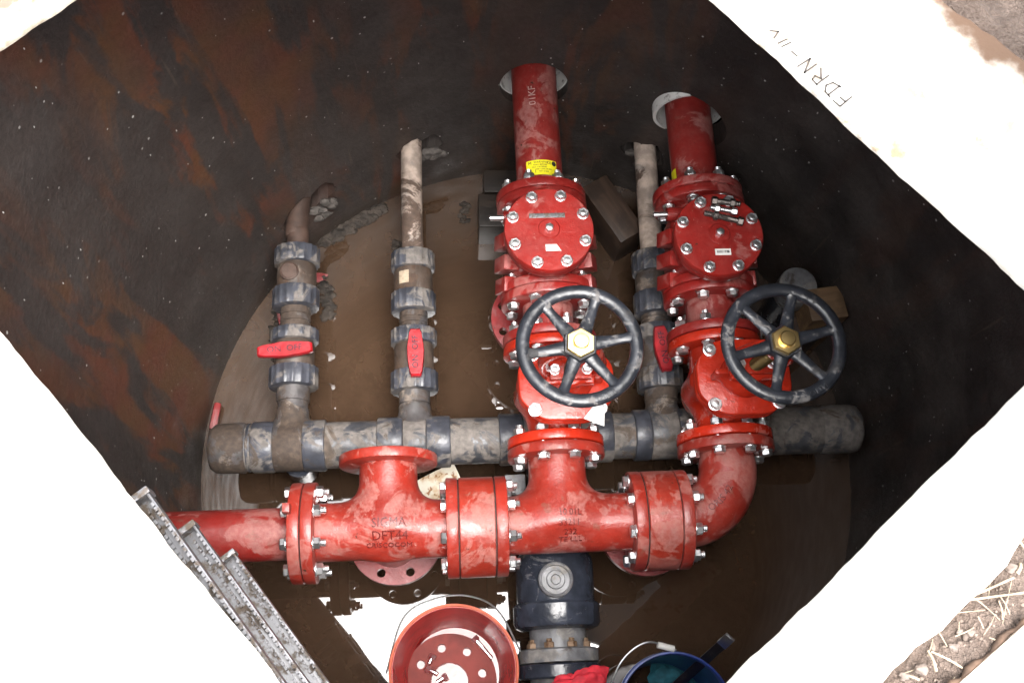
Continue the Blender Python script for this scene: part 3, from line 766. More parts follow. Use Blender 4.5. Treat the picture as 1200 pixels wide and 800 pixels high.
    ob('hub', one(lathe([(.032, -.016), (.036, -.012), (.036, .006), (.033, .010)], 6, 'z')), 'wheel_enamel', hw, 40, rot=(0, 0, .3))
    ob('hub_nut', one(lathe([(.0285, .010), (.0298, .013), (.0298, .0165), (.0275, .0195), (.0165, .0200), (.0155, .0192)], 6, 'z'), lathe([(.0152, .018), (.0152, .028), (.0135, .0305), (.004, .031)], 24, 'z')), 'brass', hw, 30, rot=(0, 0, .3))
    # bolts to the tee below and to the spool above
    ring_bolts(g, .5535-yc, 2*FT+.004, tip=.005); ring_bolts(g, .8015-yc, 2*FT+.004, tip=.005)
    # cast numbers on the bonnet flange
    v_, f_ = text_geo('PN16', .013, .0012); m_ = MB(); m_.v = [(a+PX+.01, b-.075+PY, zp+c) for a, b, c in v_]; m_.f = f_; ob('cast_letters', m_, 'red_valve', g, 0)
    v_, f_ = text_geo('100', .016, .0012); m_ = MB(); m_.v = [(b-.082+PX, -a-.012+PY, zp+c) for a, b, c in v_]; m_.f = f_; ob('cast_letters', m_, 'red_valve', g, 0)
    # letters on the wheel rim
    v_, f_ = text_geo('OPEN', .015, .0007)
    def onrim(a, b, d): an = -PI*.42+a/.111; r_ = .111+b; return (r_*math.cos(an), r_*math.sin(an), .0100+d-abs(b)*.12)
    m_ = MB(); m_.v = [onrim(*q) for q in v_]; m_.f = f_; ob('rim_letters', m_, 'wheel_enamel', hw, 0)
    return g
gv1 = gate_valve(X1, 'red gate valve on the left valve line, between tee and check valve', 'worn blue-black handwheel with brass nut', math.radians(8), .0125, -.028)
gv2 = gate_valve(X2, 'red gate valve on the right valve line, above the elbow', 'blue-black handwheel with brass nut', math.radians(14), .0165, -.034)

# --- spools
def spool(xc, label, outlet):
    y0, y1 = .8026, .9226; t = thing('flanged_spool', label, 'pipe spool', (xc, (y0+y1)/2, ZR), 'short red flanged spools below the check valves'); h = (y1-y0)/2
    ob('pipe', one(lathe([(PR+.002, -h+.01), (PR+.002, h-.01)], 48, 'y')), 'red_pipe', t)
    flange(t, -h+FT/2, FT, FR, 'red_check'); flange(t, h-FT/2, FT, FR, 'red_check')
    if outlet:
        holed_disc(t, (-.018, .068, 0), -.178, -.157, bore=.045)
        ob('outlet_neck', one(tube(spline([(-.004, .01, -.03), (-.006, .02, -.08), (-.015, .06, -.13), (-.018, .068, -.17)], 6), .054, 32)), 'red_disc', t)
    return t
spool(X1, 'short red spool with a drain flange beneath, left valve line', True)
spool(X2, 'short red spool between gate and check valve, right valve line', False)

# --- swing check valves
def check_valve(xc, label, cx_, cy_, plate_=True):
    y0, y1 = .9244, 1.1680; yc = (y0+y1)/2; h = (y1-y0)/2
    g = thing('check_valve', label, 'check valve', (xc, yc, ZR), 'red swing check valves with round bolted covers')
    zc = .150
    def body(P):
        d = sd_cyl(P, 'y', .063, -h, h, rd=.002)
        d = smin(d, sd_cyl(P, 'z', .080, -.085, zc, (cx_, cy_, 0), rd=.02), .03)
        d = smin(d, sd_box(P, (0, 0, .0), (.175, .15, .12), .02), .02)
        return d
    ob('body', one(sdf_mesh(body, (-.11, -h-.01, -.11), (.115, h+.01, zc+.012), .0055)), 'red_check', g, 50)
    flange(g, -h+FT/2, FT, FR, 'red_check'); flange(g, h-FT/2, FT, FR, 'red_check')
    for s_ in (-1, 1):                           # stepped lugs down each side
        for k, (yy, zz, ww) in enumerate(((-.098, .030, .046), (-.052, .052, .050), (-.004, .074, .046))):
            m_ = MB(); m_.add(box(.040, .036, ww+.02, (0, 0, 0), .003), Matrix.Translation((s_*.094, yy, zz-.01)) @ Matrix.Rotation(-s_*.32, 4, 'Y') @ Matrix.Rotation(.2, 4, 'X'))
            ob('lug', m_, 'red_check', g)
    ob('cover_neck_flange', one(disc(.1005, zc-.012, zc+.008, .003, 64, 'z', (cx_, cy_, 0))), 'red_check', g)
    ob('gasket', one(disc(.099, zc+.008, zc+.011, .0005, 48, 'z', (cx_, cy_, 0))), 'gasket', g)
    cv = ob('cover', one(lathe([(.1000, 0), (.1022, .002), (.1022, .0195), (.1000, .0225), (.0255, .0228), (.0235, .0245), (.0225, .026), (.001, .0262)], 80, 'z')), 'red_cover', g, 40, loc=(cx_, cy_, zc+.011))
    for i in range(8):
        a = PI/8+2*PI*i/8+.03
        ob('bolt', capscrew_mesh('zinc', .0125, .010), 'zinc', cv, loc=(.0865*math.cos(a), .0865*math.sin(a), .0226), rot=(0, 0, random.uniform(0, 1)))
    ob('plug', one(lathe([(.0108, .024), (.0108, .032), (.009, .037), (.004, .0385)], 6, 'z')), 'zinc', cv, 20, rot=(0, 0, .4))
    if plate_: ob('name_plate', one(box(.082, .0115, .0016, (-.003, .033, .0233), .0003)), 'galvanised', cv)
    if plate_:
        v_, f_ = plate([(-.016, -.008), (.010, -.008), (.019, -.001+-.007), (.009, .008), (-.016, .008)], [], .0226, .0232)
        m_ = MB(); m_.v = [(a+.006, b-.046, c) for a, b, c in v_]; m_.f = f_; lb = ob('sticker', m_, 'white_label', cv, 0)
    else:
        lb = ob('sticker', one(box(.036, .0155, .0006, (.004, -.045, .0230), 0)), 'white_label', cv, 0)
        for k in range(11): 
            w_ = random.choice((.0008, .0014, .002)); ob('sticker_bar', one(box(w_, .006, .0004, (-.009+k*.0026, -.0445, .02355), 0)), 'label_ink', lb, 0)
    ob('hinge_pin', one(tube([(-.06, .055, .075), (-.132, .055, .075)], .0068, 14)), 'zinc', g)
    ob('hinge_boss', one(lathe([(.017, -.1), (.017, -.05)], 20, 'x', (0, .055, .075))), 'red_check', g)
    ring_bolts(g, -h-.0009, 2*FT+.004, tip=.005); ring_bolts(g, h+.001, 2*FT+.004, tip=.005)
    for q in (-1, 1): ob('bolt', capscrew_mesh('dark_steel' if q < 0 else 'zinc', .011, .014), 'zinc', g, loc=(q*.038+cx_, cy_-.088, zc-.075), rot=(.75, 0, .3))
    return g
ck1 = check_valve(X1, 'red check valve with a clean bolted cover, left valve line', -.004, -.0257)
ck2 = check_valve(X2, 'red check valve with three spare bolts lying on its cover, right', -.008, -.0465, False)

# --- outlet pipes to the wall
def outlet(xc, label):
    y0 = 1.170; t = thing('outlet_pipe', label, 'pipe', (xc, y0, ZR), 'red outlet pipes leaving through the wall')
    ob('pipe', one(lathe([(PR, .0), (PR, .62)], 56, 'y')), 'red_pipe', t); flange(t, FT/2, FT, FR, 'red_check')
    return t
op1 = outlet(X1-.001, 'red outlet pipe with a yellow label, passing through the far wall, left')
op2 = outlet(X2-.002, 'plain red outlet pipe passing through the far wall, right')
def on_pipe(yc, a0, r=PR+.0012):
    def f(a, b, d): an = PI/2-(a+a0)/r; return ((r+d)*math.cos(an), yc+b, (r+d)*math.sin(an))
    return f
def curved_label(parent, yc, w_, l_, a0, mat, name='label'):
    m_ = MB(); n_ = 14; f = on_pipe(yc, a0, PR+.0008)
    for i in range(n_+1):
        for b in (-l_/2, l_/2): m_.v.append(f(-w_/2+w_*i/n_, b, 0))
    for i in range(n_): m_.f.append((2*i, 2*i+2, 2*i+3, 2*i+1))
    return ob(name, m_, mat, parent, 60)
yl = W(628, 196, ZR+PR)[1]-1.170
lb = curved_label(op1, yl, .080, .040, .002, 'yellow_label')
for k, (txt, sz, a, b) in enumerate((('WARNING', .0075, -.002, .0135), ('READ BEFORE', .0055, -.004, .0065), ('FDA 2150 SERIES', .005, -.006, .0005), ('KEEP CLEAR OF PIPE', .0045, .004, -.0055), ('TEST 16 BAR', .0045, .004, -.0115), ('M', .011, -.030, .012), ('CE', .010, .018, .012), ('I', .012, -.016, -.011))):
    v_, f_ = text_geo(txt, sz, .0002); fn_ = on_pipe(yl, .002); m_ = MB(); m_.v = [fn_(x+a, y+b, z) for x, y, z in v_]; m_.f = f_; ob('print', m_, 'label_ink', lb, 0)
m_ = MB(); fn_ = on_pipe(yl, .002, PR+.0011); m_.v = [fn_(.032+.0065*math.cos(2*PI*i/20), .012+.0065*math.sin(2*PI*i/20), 0) for i in range(20)]; m_.f = [tuple(range(20))]; ob('print', m_, 'label_ink', lb, 0)
v_, f_ = text_geo('01KF', .026, .0002); m_ = MB(); fn_ = on_pipe(W(618, 112, ZR+PR)[1]-1.170, -.012); m_.v = [fn_(-y*1.0, x, z) for x, y, z in v_]; m_.f = f_; ob('chalk_mark', m_, 'chalk', op1, 0)
lb2 = curved_label(op2, W(785, 210, ZR)[1]-1.170-.005, .030, .045, -.081, 'yellow_label')

# --- loose bolts on the right cover
ctr = np.array([X2-.008, (.9244+1.1680)/2-.0465, ZR+.150+.011+.0228])
def loose_bolt(a, b, mat, label, r=.0095, z=0):
    pa = W(*a, ctr[2]+.011); pb = W(*b, ctr[2]+.011); d = Vector(pb-pa); L_ = d.length
    m_ = MB(); m_.add(hexprism(r, 0, .013, 'y')); m_.add(lathe([(r*.62, .012), (r*.62, L_*.45)]+[(r*(.62 if k % 2 else .55), L_*.45+k*.0022) for k in range(int(L_*.55/.0022))], 12, 'y')); m_.add(hexprism(r, L_*.62, L_*.62+.011, 'y'))
    o_ = ob('loose_bolt', m_, mat, None, 30, loc=(pa[0], pa[1], ctr[2]+r*.98+z), label=label, cat='bolt', group='spare bolts left on the right check valve cover')
    o_.rotation_mode = 'QUATERNION'; o_.rotation_quaternion = d.to_track_quat('Y', 'Z')
loose_bolt((834, 235), (869, 239), 'dark_steel', 'dark loose bolt on the right cover, farthest of three', .0105)
loose_bolt((864, 248), (831, 242), 'zinc', 'bright zinc loose bolt on the right cover, middle of three', .009)
loose_bolt((871, 260), (824, 249), 'dark_steel', 'rust-dark loose bolt on the right cover, nearest of three', .0105)
# paper tag under left handwheel
pt = [W(683, 491, .585), W(704, 473, .585), W(707, 499, .575)]
m = MB(); q = [np.array(a) for a in pt]; nrm = np.cross(q[1]-q[0], q[2]-q[0]); nrm /= np.linalg.norm(nrm)
quad = [W(684, 490, .584), W(695, 476, .590), W(709, 472, .586), W(708, 499, .574), W(699, 496, .577)]
tv_ = [a for a in quad]+[a-np.array([0, 0, .0008]) for a in quad]; m.v = [tuple(a) for a in tv_]; m.f = [(0, 1, 2, 3, 4), (9, 8, 7, 6, 5)]+[(i, i+5, (i+1) % 5+5, (i+1) % 5) for i in range(5)]
ob('paper_tag', m, 'white_label', None, 0, label='white paper tag on the corner of the left gate valve', cat='tag')

# ================================================================== BLACK PVC HEADER
def xr(px, py, z=ZB): return W(px, py, z)[0]
hx = lambda px: W(px, 520-(px-270)*.0285, ZB)[0]
x0h, x1h = hx(252), hx(1003)
hd = thing('pipe_header', 'muddy black plastic header pipe across the pit behind the manifold', 'pipe header', (0, YB, ZB))
RH = .0570
ob('pipe', one(lathe([(RH, x0h+.01), (RH, x1h-.01)], 56, 'x')), 'pvc_header', hd)
def collar(a, b, r=.0605, mat='pvc_collar', name='collar'):
    a, b = hx(a), hx(b); r *= 1.04; return ob(name, one(disc(r, a, b, .004, 56, 'x')), mat, hd)
ob('end_cap', one(lathe([(.035, x0h-.012), (.050, x0h-.008), (.059, x0h+.004), (.0615, x0h+.022), (.0615, hx(288)), (.058, hx(290))], 56, 'x')), 'pvc_muddy', hd, 50)
ob('end_cap', one(lathe([(.058, hx(958)), (.0615, hx(961)), (.0615, x1h-.02), (.058, x1h-.004), (.040, x1h+.008)], 56, 'x')), 'pvc_header', hd, 50)
collar(291, 295, .0575); collar(297, 323, .0605); collar(357, 383, .0605); collar(323, 357, .059, 'pvc_muddy')
collar(443, 473, .0615); collar(500, 528, .0615); collar(473, 500, .0600, 'pvc_header')
collar(584, 612, .0615); collar(690, 716, .0615); collar(612, 690, .0600, 'pvc_header')
collar(741, 760, .0615); collar(792, 808, .0615); collar(760, 792, .0600, 'pvc_header')
collar(896, 958, .0575, 'pvc_header')
for px in (343, 486, 776):       # branch sockets
    xx = W(px, 486, ZB)[0]
    def fn(P, xx=xx): return smin(sd_cyl(P, 'y', .040, 0, .095, (xx, 0, 0), rd=.003), sd_cyl(P, 'x', .0595, xx-.05, xx+.05, rd=.002), .02)
    ob('branch_socket', one(sdf_mesh(fn, (xx-.06, -.07, -.07), (xx+.06, .105, .07), .006)), 'pvc_muddy', hd, 50)
# small stub added below left end in place of a round reflection
ob('reflection_stub', one(lathe([(.03, -.165), (.036, -.15), (.036, -.05)], 28, 'z', (hx(347), -.03, 0))), 'pvc_black', hd)

def ribbed(r, t0, t1, n=18, b=.003, c=(0, 0, 0)):
    return disc(r, t0, t1, b, n*6, 'y', c, rfun=lambda a, t: 1+.016*(1 if math.sin(n*a) > .2 else -1))
def branch(k, rows, px_of, lever, bodymat, which, riser_mat):
    """pixel rows along a pipe lying at z=ZB going away from the header"""
    def yy(row): return W(px_of(row), row, ZB)[1]
    def rr(row, w_): return w_*.5*MPP(px_of(row), row, ZB)
    xa = W(px_of(rows['base']), rows['base'], ZB)[0]; xb_ = W(px_of(rows['top']), rows['top'], ZB)[0]
    ya, yb_ = yy(rows['base']), yy(rows['top'])
    def xat(y): return xa+(xb_-xa)*(y-ya)/(yb_-ya)
    skew = (xb_-xa)/(yb_-ya)
    def seg(parent, name, r0, r1, w_, mat, rib=False, steps=None):
        a, b = yy(r0), yy(r1); R_ = rr((r0+r1)/2, w_); o0 = parent.location
        if rib: m_ = one(ribbed(R_, a, b))
        elif steps: m_ = one(lathe([(R_*s_, a+(b-a)*t_) for t_, s_ in steps], 44, 'y'))
        else: m_ = one(lathe([(R_, a), (R_, b)], 44, 'y'))
        m_.v = [(x+xat(y)-o0[0], y-o0[1], z+ZB-o0[2]) for x, y, z in m_.v]
        return ob(name, m_, mat, parent, 35), R_
    # lower pipe belongs to the ball valve (tail piece)
    bv = thing('ball_valve', f'black union ball valve with a red lever {which[0]}', 'ball valve', (xat(yy(rows['A'][0])), yy(rows['A'][0]), ZB), 'black union ball valves on the branch pipes')
    seg(bv, 'tail_pipe', rows['base'], rows['A'][0]-1, rows['wl'], 'pvc_muddy', steps=[(0, 1), (.45, 1), (.47, 1.1), (1, 1.1)])
    seg(bv, 'union_nut', rows['A'][0], rows['A'][1], rows['wA'], 'pvc_collar', True)
    b_, R_ = seg(bv, 'body', rows['A'][1]+.5, rows['B'][0]-.5, rows['wb'], bodymat, steps=[(0, .95), (.1, 1), (.9, 1), (1, .95)])
    seg(bv, 'union_nut', rows['B'][0], rows['B'][1], rows['wA']*.97, 'pvc_collar', True)
    lx, ly, ln, lw, ang = lever
    c_ = W(lx, ly, ZB+R_+.018); mp = MPP(lx, ly, ZB+R_+.018); Lm, Wm = ln*mp, lw*mp
    ol = [(-.5*Lm, -.28*Wm), (-.44*Lm, -.36*Wm), (-.1*Lm, -.5*Wm), (.1*Lm, -.5*Wm), (.44*Lm, -.36*Wm), (.5*Lm, -.28*Wm), (.5*Lm, .28*Wm), (.44*Lm, .36*Wm), (.1*Lm, .5*Wm), (-.1*Lm, .5*Wm), (-.44*Lm, .36*Wm), (-.5*Lm, .28*Wm)]
    m_ = MB(); n_ = len(ol)
    for s_, z_ in ((.92, -.013), (1, -.010), (1, .004), (.93, .009)): m_.v += [(a*s_, b*s_, z_) for a, b in ol]
    for q in range(3):
        for i in range(n_): j = (i+1) % n_; m_.f.append((q*n_+i, q*n_+j, (q+1)*n_+j, (q+1)*n_+i))
    m_.f.append(tuple(range(n_))[::-1]); m_.f.append(tuple(3*n_+i for i in range(n_)))
    lv = ob('lever', m_, 'lever_plastic', bv, 40, loc=(c_[0]-bv.location[0], c_[1]-bv.location[1], c_[2]-ZB), rot=(0, 0, ang))
    v_, f_ = text_geo('ON  OFF', .022, .0006); v_ = [(x, y, z+.0093) for x, y, z in v_]; ob('lever_mark', one((v_, f_)), 'pvc_black', lv, 0)
    sx_, sy_ = xat(c_[1])-bv.location[0], c_[1]-bv.location[1]
    ob('lever_stem', one(disc(.014, R_-.008, c_[2]-ZB-.008, .001, 20, 'z', (sx_, sy_, 0))), 'pvc_black', bv)
    # union check valve above
    cvv = thing('union_check_valve', f'muddy plastic union check valve {which[1]}', 'check valve', (xat(yy(rows['C'][0])), yy(rows['C'][0]), ZB), 'plastic union check valves on the branch pipes')
    seg(cvv, 'tail_pipe', rows['B'][1]-.5, rows['C'][0]+.5, rows['wl'], 'pvc_muddy', steps=[(0, 1), (.3, 1), (.32, .94), (.36, .94), (.38, 1), (.62, 1), (.64, .94), (.68, .94), (.7, 1), (1, 1)])
    seg(cvv, 'union_nut', rows['C'][0], rows['C'][1], rows['wC'], 'pvc_collar', True)
    b2_, R2 = seg(cvv, 'body', rows['C'][1]-.5, rows['D'][0]+.5, rows['wb2'], bodymat, steps=[(0, .96), (.12, 1.), (.5, 1.02), (.88, 1), (1, .96)])
    seg(cvv, 'union_nut', rows['D'][0], rows['D'][1], rows['wC']*.97, 'pvc_collar', True)
    yb2 = (yy(rows['C'][1])+yy(rows['D'][0]))/2
    return dict(xat=xat, yy=yy, rr=rr, cvv=cvv, R2=R2, yb2=yb2, bv=bv)
B1 = branch(1, dict(base=486, top=262, A=(455, 432), B=(402, 388), C=(362, 340), D=(312, 293), wl=35, wA=57, wb=46, wC=54, wb2=45), lambda r: 343+(486-r)*.030, (334, 409.5, 64, 18, math.radians(4)), 'pvc_body', ('turned across the leftmost branch pipe', 'with a round side plug, on the leftmost branch pipe'), 'pvc_rusty')
B2 = branch(2, dict(base=486, top=180, A=(460, 437), B=(405, 388), C=(367, 345), D=(318, 298), wl=33, wA=55, wb=46, wC=52, wb2=45), lambda r: 486-(486-r)*.012, (487, 413, 58, 20, math.radians(90)), 'pvc_body', ('in line with the second branch pipe', 'with a cream sticker, on the second branch pipe'), 'pvc_pale')
B3 = branch(3, dict(base=482, top=190, A=(458, 434), B=(400, 384), C=(370, 345), D=(322, 298), wl=36, wA=54, wb=45, wC=50, wb2=43), lambda r: 776-(482-r)*.066, (777, 408, 55, 20, math.radians(95)), 'pvc_muddy', ('on the pipe between the red valve lines', 'on the pipe between the two red valve lines'), 'pvc_pale')
# plug on check 1, sticker on check 2
o = B1['cvv']; ob('side_plug', one(lathe([(.024, B1['R2']-.012), (.024, B1['R2']+.003), (.021, B1['R2']+.005), (.019, B1['R2']+.003), (.004, B1['R2']+.0035)], 28, 'z', (B1['xat'](B1['yb2'])-o.location[0]-.012, B1['yb2']-o.location[1], 0))), 'pvc_rusty', o)
o = B2['cvv']; m = MB(); rr_ = B2['R2']*1.03; cxx = B2['xat'](B2['yb2'])-o.location[0]
for i in range(7):
    an = PI/2+.18+.55*i/6
    for b in (-.017, .017): m.v.append((cxx+rr_*math.cos(an), B2['yb2']-o.location[1]+b, rr_*math.sin(an)))
for i in range(6): m.f.append((2*i, 2*i+2, 2*i+3, 2*i+1))
ob('sticker', m, 'cream_label', o, 60)
# riser pipes into the wall
def riser(label, pts, r, mat):
    p0 = Vector(pts[0]); o_ = thing('branch_pipe', label, 'pipe', p0, 'small branch pipes entering the far wall')
    ob('pipe', one(tube([Vector(q)-p0 for q in spline(pts, 8)], r, 32)), mat, o_, 50)
y1_ = B1['yy'](294); riser('short rust-brown small pipe entering the wall, leftmost branch', [(B1['xat'](y1_), y1_, ZB), (B1['xat'](y1_), y1_+.05, ZB), (-.389, 1.20, ZB), (-.386, 1.25, ZB), (-.380, 1.32, ZB), (-.372, 1.42, ZB)], .0290, 'pvc_rusty')
y2_ = B2['yy'](299); riser('long pale mud-stained small pipe, second branch from the left', [(B2['xat'](y2_), y2_, ZB), (-.087, 1.25, ZB), (-.086, 1.40, ZB), (-.084, 1.58, ZB)], .0282, 'pvc_pale')
y3_ = B3['yy'](299); riser('pale mud-stained small pipe between the two red valve lines', [(B3['xat'](y3_), y3_, ZB), (B3['xat'](1.2), 1.2, ZB), (B3['xat'](1.4), 1.40, ZB), (B3['xat'](1.56), 1.56, ZB)], .0300, 'pvc_pale')

# --- big black check valve in front, fed from the header
ZV = .215
bxv = W(651, 700, ZV)[0]
def yv(row): return W(651, row, ZV)[1]
def rv(row, w_): return w_*.5*MPP(651, row, ZV)
bc = thing('ball_check_valve', 'large black plastic check valve with round cap, in front of manifold', 'check valve', (bxv, yv(680), ZV))
def vseg(name, rows, mat, parent=bc, rfun=None, n=56):
    m_ = one(lathe([(rv(r_, w_), yv(r_)-bc.location[1]) for r_, w_ in rows], n, 'y', rfun=rfun)); return ob(name, m_, mat, parent, 35)
ob('inlet_pipe', one(tube([(0, YB-bc.location[1], ZB-ZV), (0, yv(648)-bc.location[1], 0)], .0545, 40)), 'pvc_black', bc, 50)
vseg('body', [(648, 78), (654, 88), (660, 91), (704, 91), (707, 89)], 'pvc_black')
vseg('union_nut', [(707, 96), (710, 101), (730, 101), (735, 97), (738, 84)], 'pvc_black', n=96, rfun=lambda a, t: 1+.010*(1 if math.sin(9*a) > .85 else 0))
vseg('neck', [(737, 66), (762, 66)], 'pvc_grey')
vseg('backing_ring', [(760, 88), (762, 94), (776, 94), (777, 90)], 'pvc_grey'); vseg('stub_flange', [(778, 94), (780, 97), (793, 97), (795, 93)], 'pvc_black')
vseg('outlet_pipe', [(794, 70), (880, 72)], 'pvc_grey')
rb = rv(682, 91)
cap = ob('cap', one(lathe([(.040, rb-.05), (.040, rb+.006), (.0395, rb+.012), (.036, rb+.0145), (.033, rb+.013), (.032, rb+.006), (.022, rb+.0065), (.020, rb+.010), (.012, rb+.010), (.010, rb+.007), (.002, rb+.007)], 44, 'z', (W(651, 679, ZV+rb)[0]-bxv, W(651, 679, ZV+rb)[1]-bc.location[1], 0))), 'pvc_grey', bc, 30)
yb_ = yv(762)-bc.location[1]
for i in range(8):
    a = PI/8+2*PI*i/8; ob('bolt', bolt_mesh(.036, 'rust_bolt', .0125, .008), 'rust_bolt', bc, loc=(.066*math.cos(a), yb_-.018, .066*math.sin(a)), rot=(0, random.uniform(0, 1), 0))

# ================================================================== SMALL THINGS IN THE PIT
# step irons on the near-left wall
A_ = np.array([-.394, .288]); D_ = np.array([.175, -.236]); D_ = D_/np.hypot(*D_); Nn = np.array([D_[1], -D_[0]])   # Nn points to the wall
if Nn@(np.array([PCX, PCY])-A_) > 0: Nn = -Nn
def step_iron(z, label, wd_=.046):
    Ls = .40; ang = math.atan2(D_[1], D_[0]); t = thing('step_iron', label, 'step iron', (A_[0], A_[1], z), 'galvanised step irons of the pit ladder', rot=(0, 0, ang))
    side = 1 if np.array([-D_[1], D_[0]])@Nn > 0 else -1
    y0, y1 = 0, side*wd_
    m_ = MB(); m_.add(box(Ls, wd_, .004, (Ls/2, side*wd_/2, -.011), .001)); m_.add(box(Ls, .004, .024, (Ls/2, side*.002, 0), .001)); m_.add(box(Ls, .004, .024, (Ls/2, side*(wd_-.002), 0), .001))
    tr = ob('tread', m_, 'galvanised', t)
    m_ = MB(); n_ = 44
    for yy_ in (.004, wd_*.34, wd_*.66, wd_-.004):
        for i in range(n_):
            xx = .022+(Ls-.04)*i/n_; m_.add(box(.0058, .0038, .004+random.uniform(-.0012, .0012), (xx+random.uniform(-.0005, .0005), side*yy_, .0125 if yy_ in (.004, wd_-.004) else -.006), 0))
    ob('serration', m_, 'galvanised', tr, 0)
    ob('end_cap', one(box(.010, wd_+.006, .034, (.002, side*wd_/2, .0), .002)), 'galvanised', t)
    for xx in (.03, Ls-.03):
        p = A_+D_*xx; k = 0; q = p.copy()
        while np.hypot(*(q-np.array([PCX, PCY]))) < pit_r(z)+.01: q = q+Nn*.005; k += .005
        ob('leg', one(box(.026, k-wd_+.008, .012, (xx, side*(wd_+(k-wd_)/2-.004), -.004), .002)), 'galvanised', t)
step_iron(1.41, 'top galvanised step iron, just under the slab edge')
step_iron(1.15, 'middle galvanised step iron on the near left wall')
step_iron(.84, 'lowest galvanised step iron on the near left wall')

# buckets
def bucket(name, label, c, R_, H_, mat, rimmat, tilt=(0, 0, 0)):
    t = thing(name, label, 'bucket', (c[0], c[1], c[2]-H_), rot=tilt)
    rb_ = R_*.76
    def rad(z): return rb_+(R_-rb_)*z/H_
    prof = [(.004, 0), (rb_-.004, 0), (rb_, .004)]+[(rad(z), z) for z in (.08, .16, H_-.05)]+[(R_+.003, H_-.048), (R_+.003, H_-.040), (R_-.001, H_-.038), (R_, H_-.008)]
    inn = [(rad(z)-.003, z) for z in (H_-.008, .16, .08, .010)]+[(rb_-.008, .004), (.004, .004)]
    ob('shell', one(lathe(prof+inn, 72, 'z', closed=True)), mat, t, 40)
    ob('rim', one(lathe([(R_-.0025, H_-.010), (R_+.0035, H_-.010), (R_+.0045, H_-.004), (R_+.0035, H_+.0005), (R_-.0005, H_+.0015), (R_-.003, H_-.001)], 72, 'z', closed=True)), rimmat, t, 50)
    return t
rc_ = W(532, 785, .29); RB = 77.5*MPP(532, 785, .29)
bk = bucket('bucket', 'red plastic bucket holding a spare flange and bolts', rc_, RB-.006, .33, 'bucket_red', 'bucket_rim')
zin = rc_[2]-.33
m = MB(); pts = [(RB*math.cos(a), RB*math.sin(a)+.0, .31) for a in (0, PI)]
hp = spline([(RB+.004, .035, .315), (RB*.70, RB*.86, .322), (RB*.25, RB*1.10, .318), (-RB*.30, RB*1.07, .318), (-RB*.76, RB*.80, .322), (-RB-.004, .0, .315)], 8)
ob('wire_handle', one(tube(hp, .0022, 8)), 'wire', bk)
m = MB(); m.v = [(rc_[0]+RB*.785*math.cos(2*PI*i/64), rc_[1]+RB*.785*math.sin(2*PI*i/64), zin+.060) for i in range(64)]; m.f = [tuple(range(64))]
ob('bucket_water', m, 'bucket_water', None, 0, kind='structure')
fz = zin+.066; fc = W(527, 799, fz)
fl = thing('spare_flange', 'dark red drilled flange lying in the red bucket', 'flange', (fc[0], fc[1], fz-.003))
holed_disc(fl, (0, 0, 0), 0, .020, 'flange_dark', 'flange_plate', r=55*MPP(527, 799, fz), bore=.046, br=.083, ph=.22, rot=(.0, .0, 0))
def bolt_at(a, b, z, mat, label, r=.009, gl='loose bolts in the red bucket'):
    pa = W(*a, z); pb = W(*b, z); d = Vector(pb-pa); L_ = d.length; m_ = MB()
    m_.add(hexprism(r*1.1, 0, .012, 'y')); m_.add(lathe([(r*.6, .011), (r*.6, L_*.5)]+[(r*(.6 if k % 2 else .54), L_*.5+k*.0025) for k in range(int(L_*.5/.0025))], 12, 'y'))
    o_ = ob('loose_bolt', m_, mat, None, 30, loc=pa, label=label, cat='bolt', group=gl); o_.rotation_mode = 'QUATERNION'; o_.rotation_quaternion = d.to_track_quat('Y', 'Z')
zb_ = fz+.017+.008
bolt_at((555, 746), (577, 772), zb_-.008, 'zinc', 'long bright bolt against the side of the red bucket', .0095)
bolt_at((508, 766), (502, 779), zb_, 'zinc', 'short bolt pointing up in the red bucket, uppermost of the cluster')
bolt_at((499, 782), (514, 790), zb_, 'zinc', 'short bolt lying across the cluster in the red bucket')
bolt_at((524, 791), (510, 800), zb_, 'zinc', 'bolt at the lower end of the cluster in the red bucket')
bc2 = W(796, 824, .29); RB2 = 69*MPP(796, 824, .29)
bb = bucket('bucket', 'blue plastic bucket holding a file and a teal cloth', bc2, RB2-.006, .33, 'bucket_blue', 'bucket_blue', (.05, -.03, 0))
hp = spline([(-RB2-.003, -.02, .315), (-RB2*1.10, RB2*.30, .322), (-RB2*.86, RB2*.86, .335), (-RB2*.40, RB2*1.15, .335), (RB2*.1, RB2*1.0, .325)], 8)
ob('wire_handle', one(tube(hp, .0022, 8)), 'wire', bb)
ob('grip', one(tube([(-RB2*.22, RB2*1.10, .334), (RB2*.06, RB2*1.02, .328)], .0075, 14)), 'white_label', bb)
m = MB(); cc = W(792, 806, .06); m.add(lump((0, 0, 0), (.075, .06, .03), 4, 5, .5)); ob('cloth', m, 'teal_cloth', None, 60, loc=cc, label='teal cloth crumpled in the blue bucket', cat='cloth')
fa = np.array(W(782, 812, .14)); fb = np.array(W(858, 744, .40)); d = Vector(fb-fa); L_ = d.length
ft = thing('file_tool', 'dark steel file leaning out of the blue bucket', 'file', fa); ft.rotation_mode = 'QUATERNION'; ft.rotation_quaternion = d.to_track_quat('Y', 'Z')
ob('blade', one(box(.022, L_*.80, .006, (0, L_*.45, 0), .001)), 'tool_steel', ft); ob('tip', one(box(.024, L_*.13, .0075, (0, L_*.91, 0), .0015)), 'zinc', ft); ob('handle', one(disc(.011, -.02, L_*.12, .004, 16, 'y')), 'rag_red', ft)
# red rag on the black flange
m = MB(); cc = W(680, 803, .345); v_, f_ = lump((0, 0, 0), (.058, .036, .022), 4, 9, .55); m.add((v_, f_)); ob('red_rag', m, 'rag_red', None, 60, loc=cc, label='crumpled red rag on the black flange by the buckets', cat='rag')

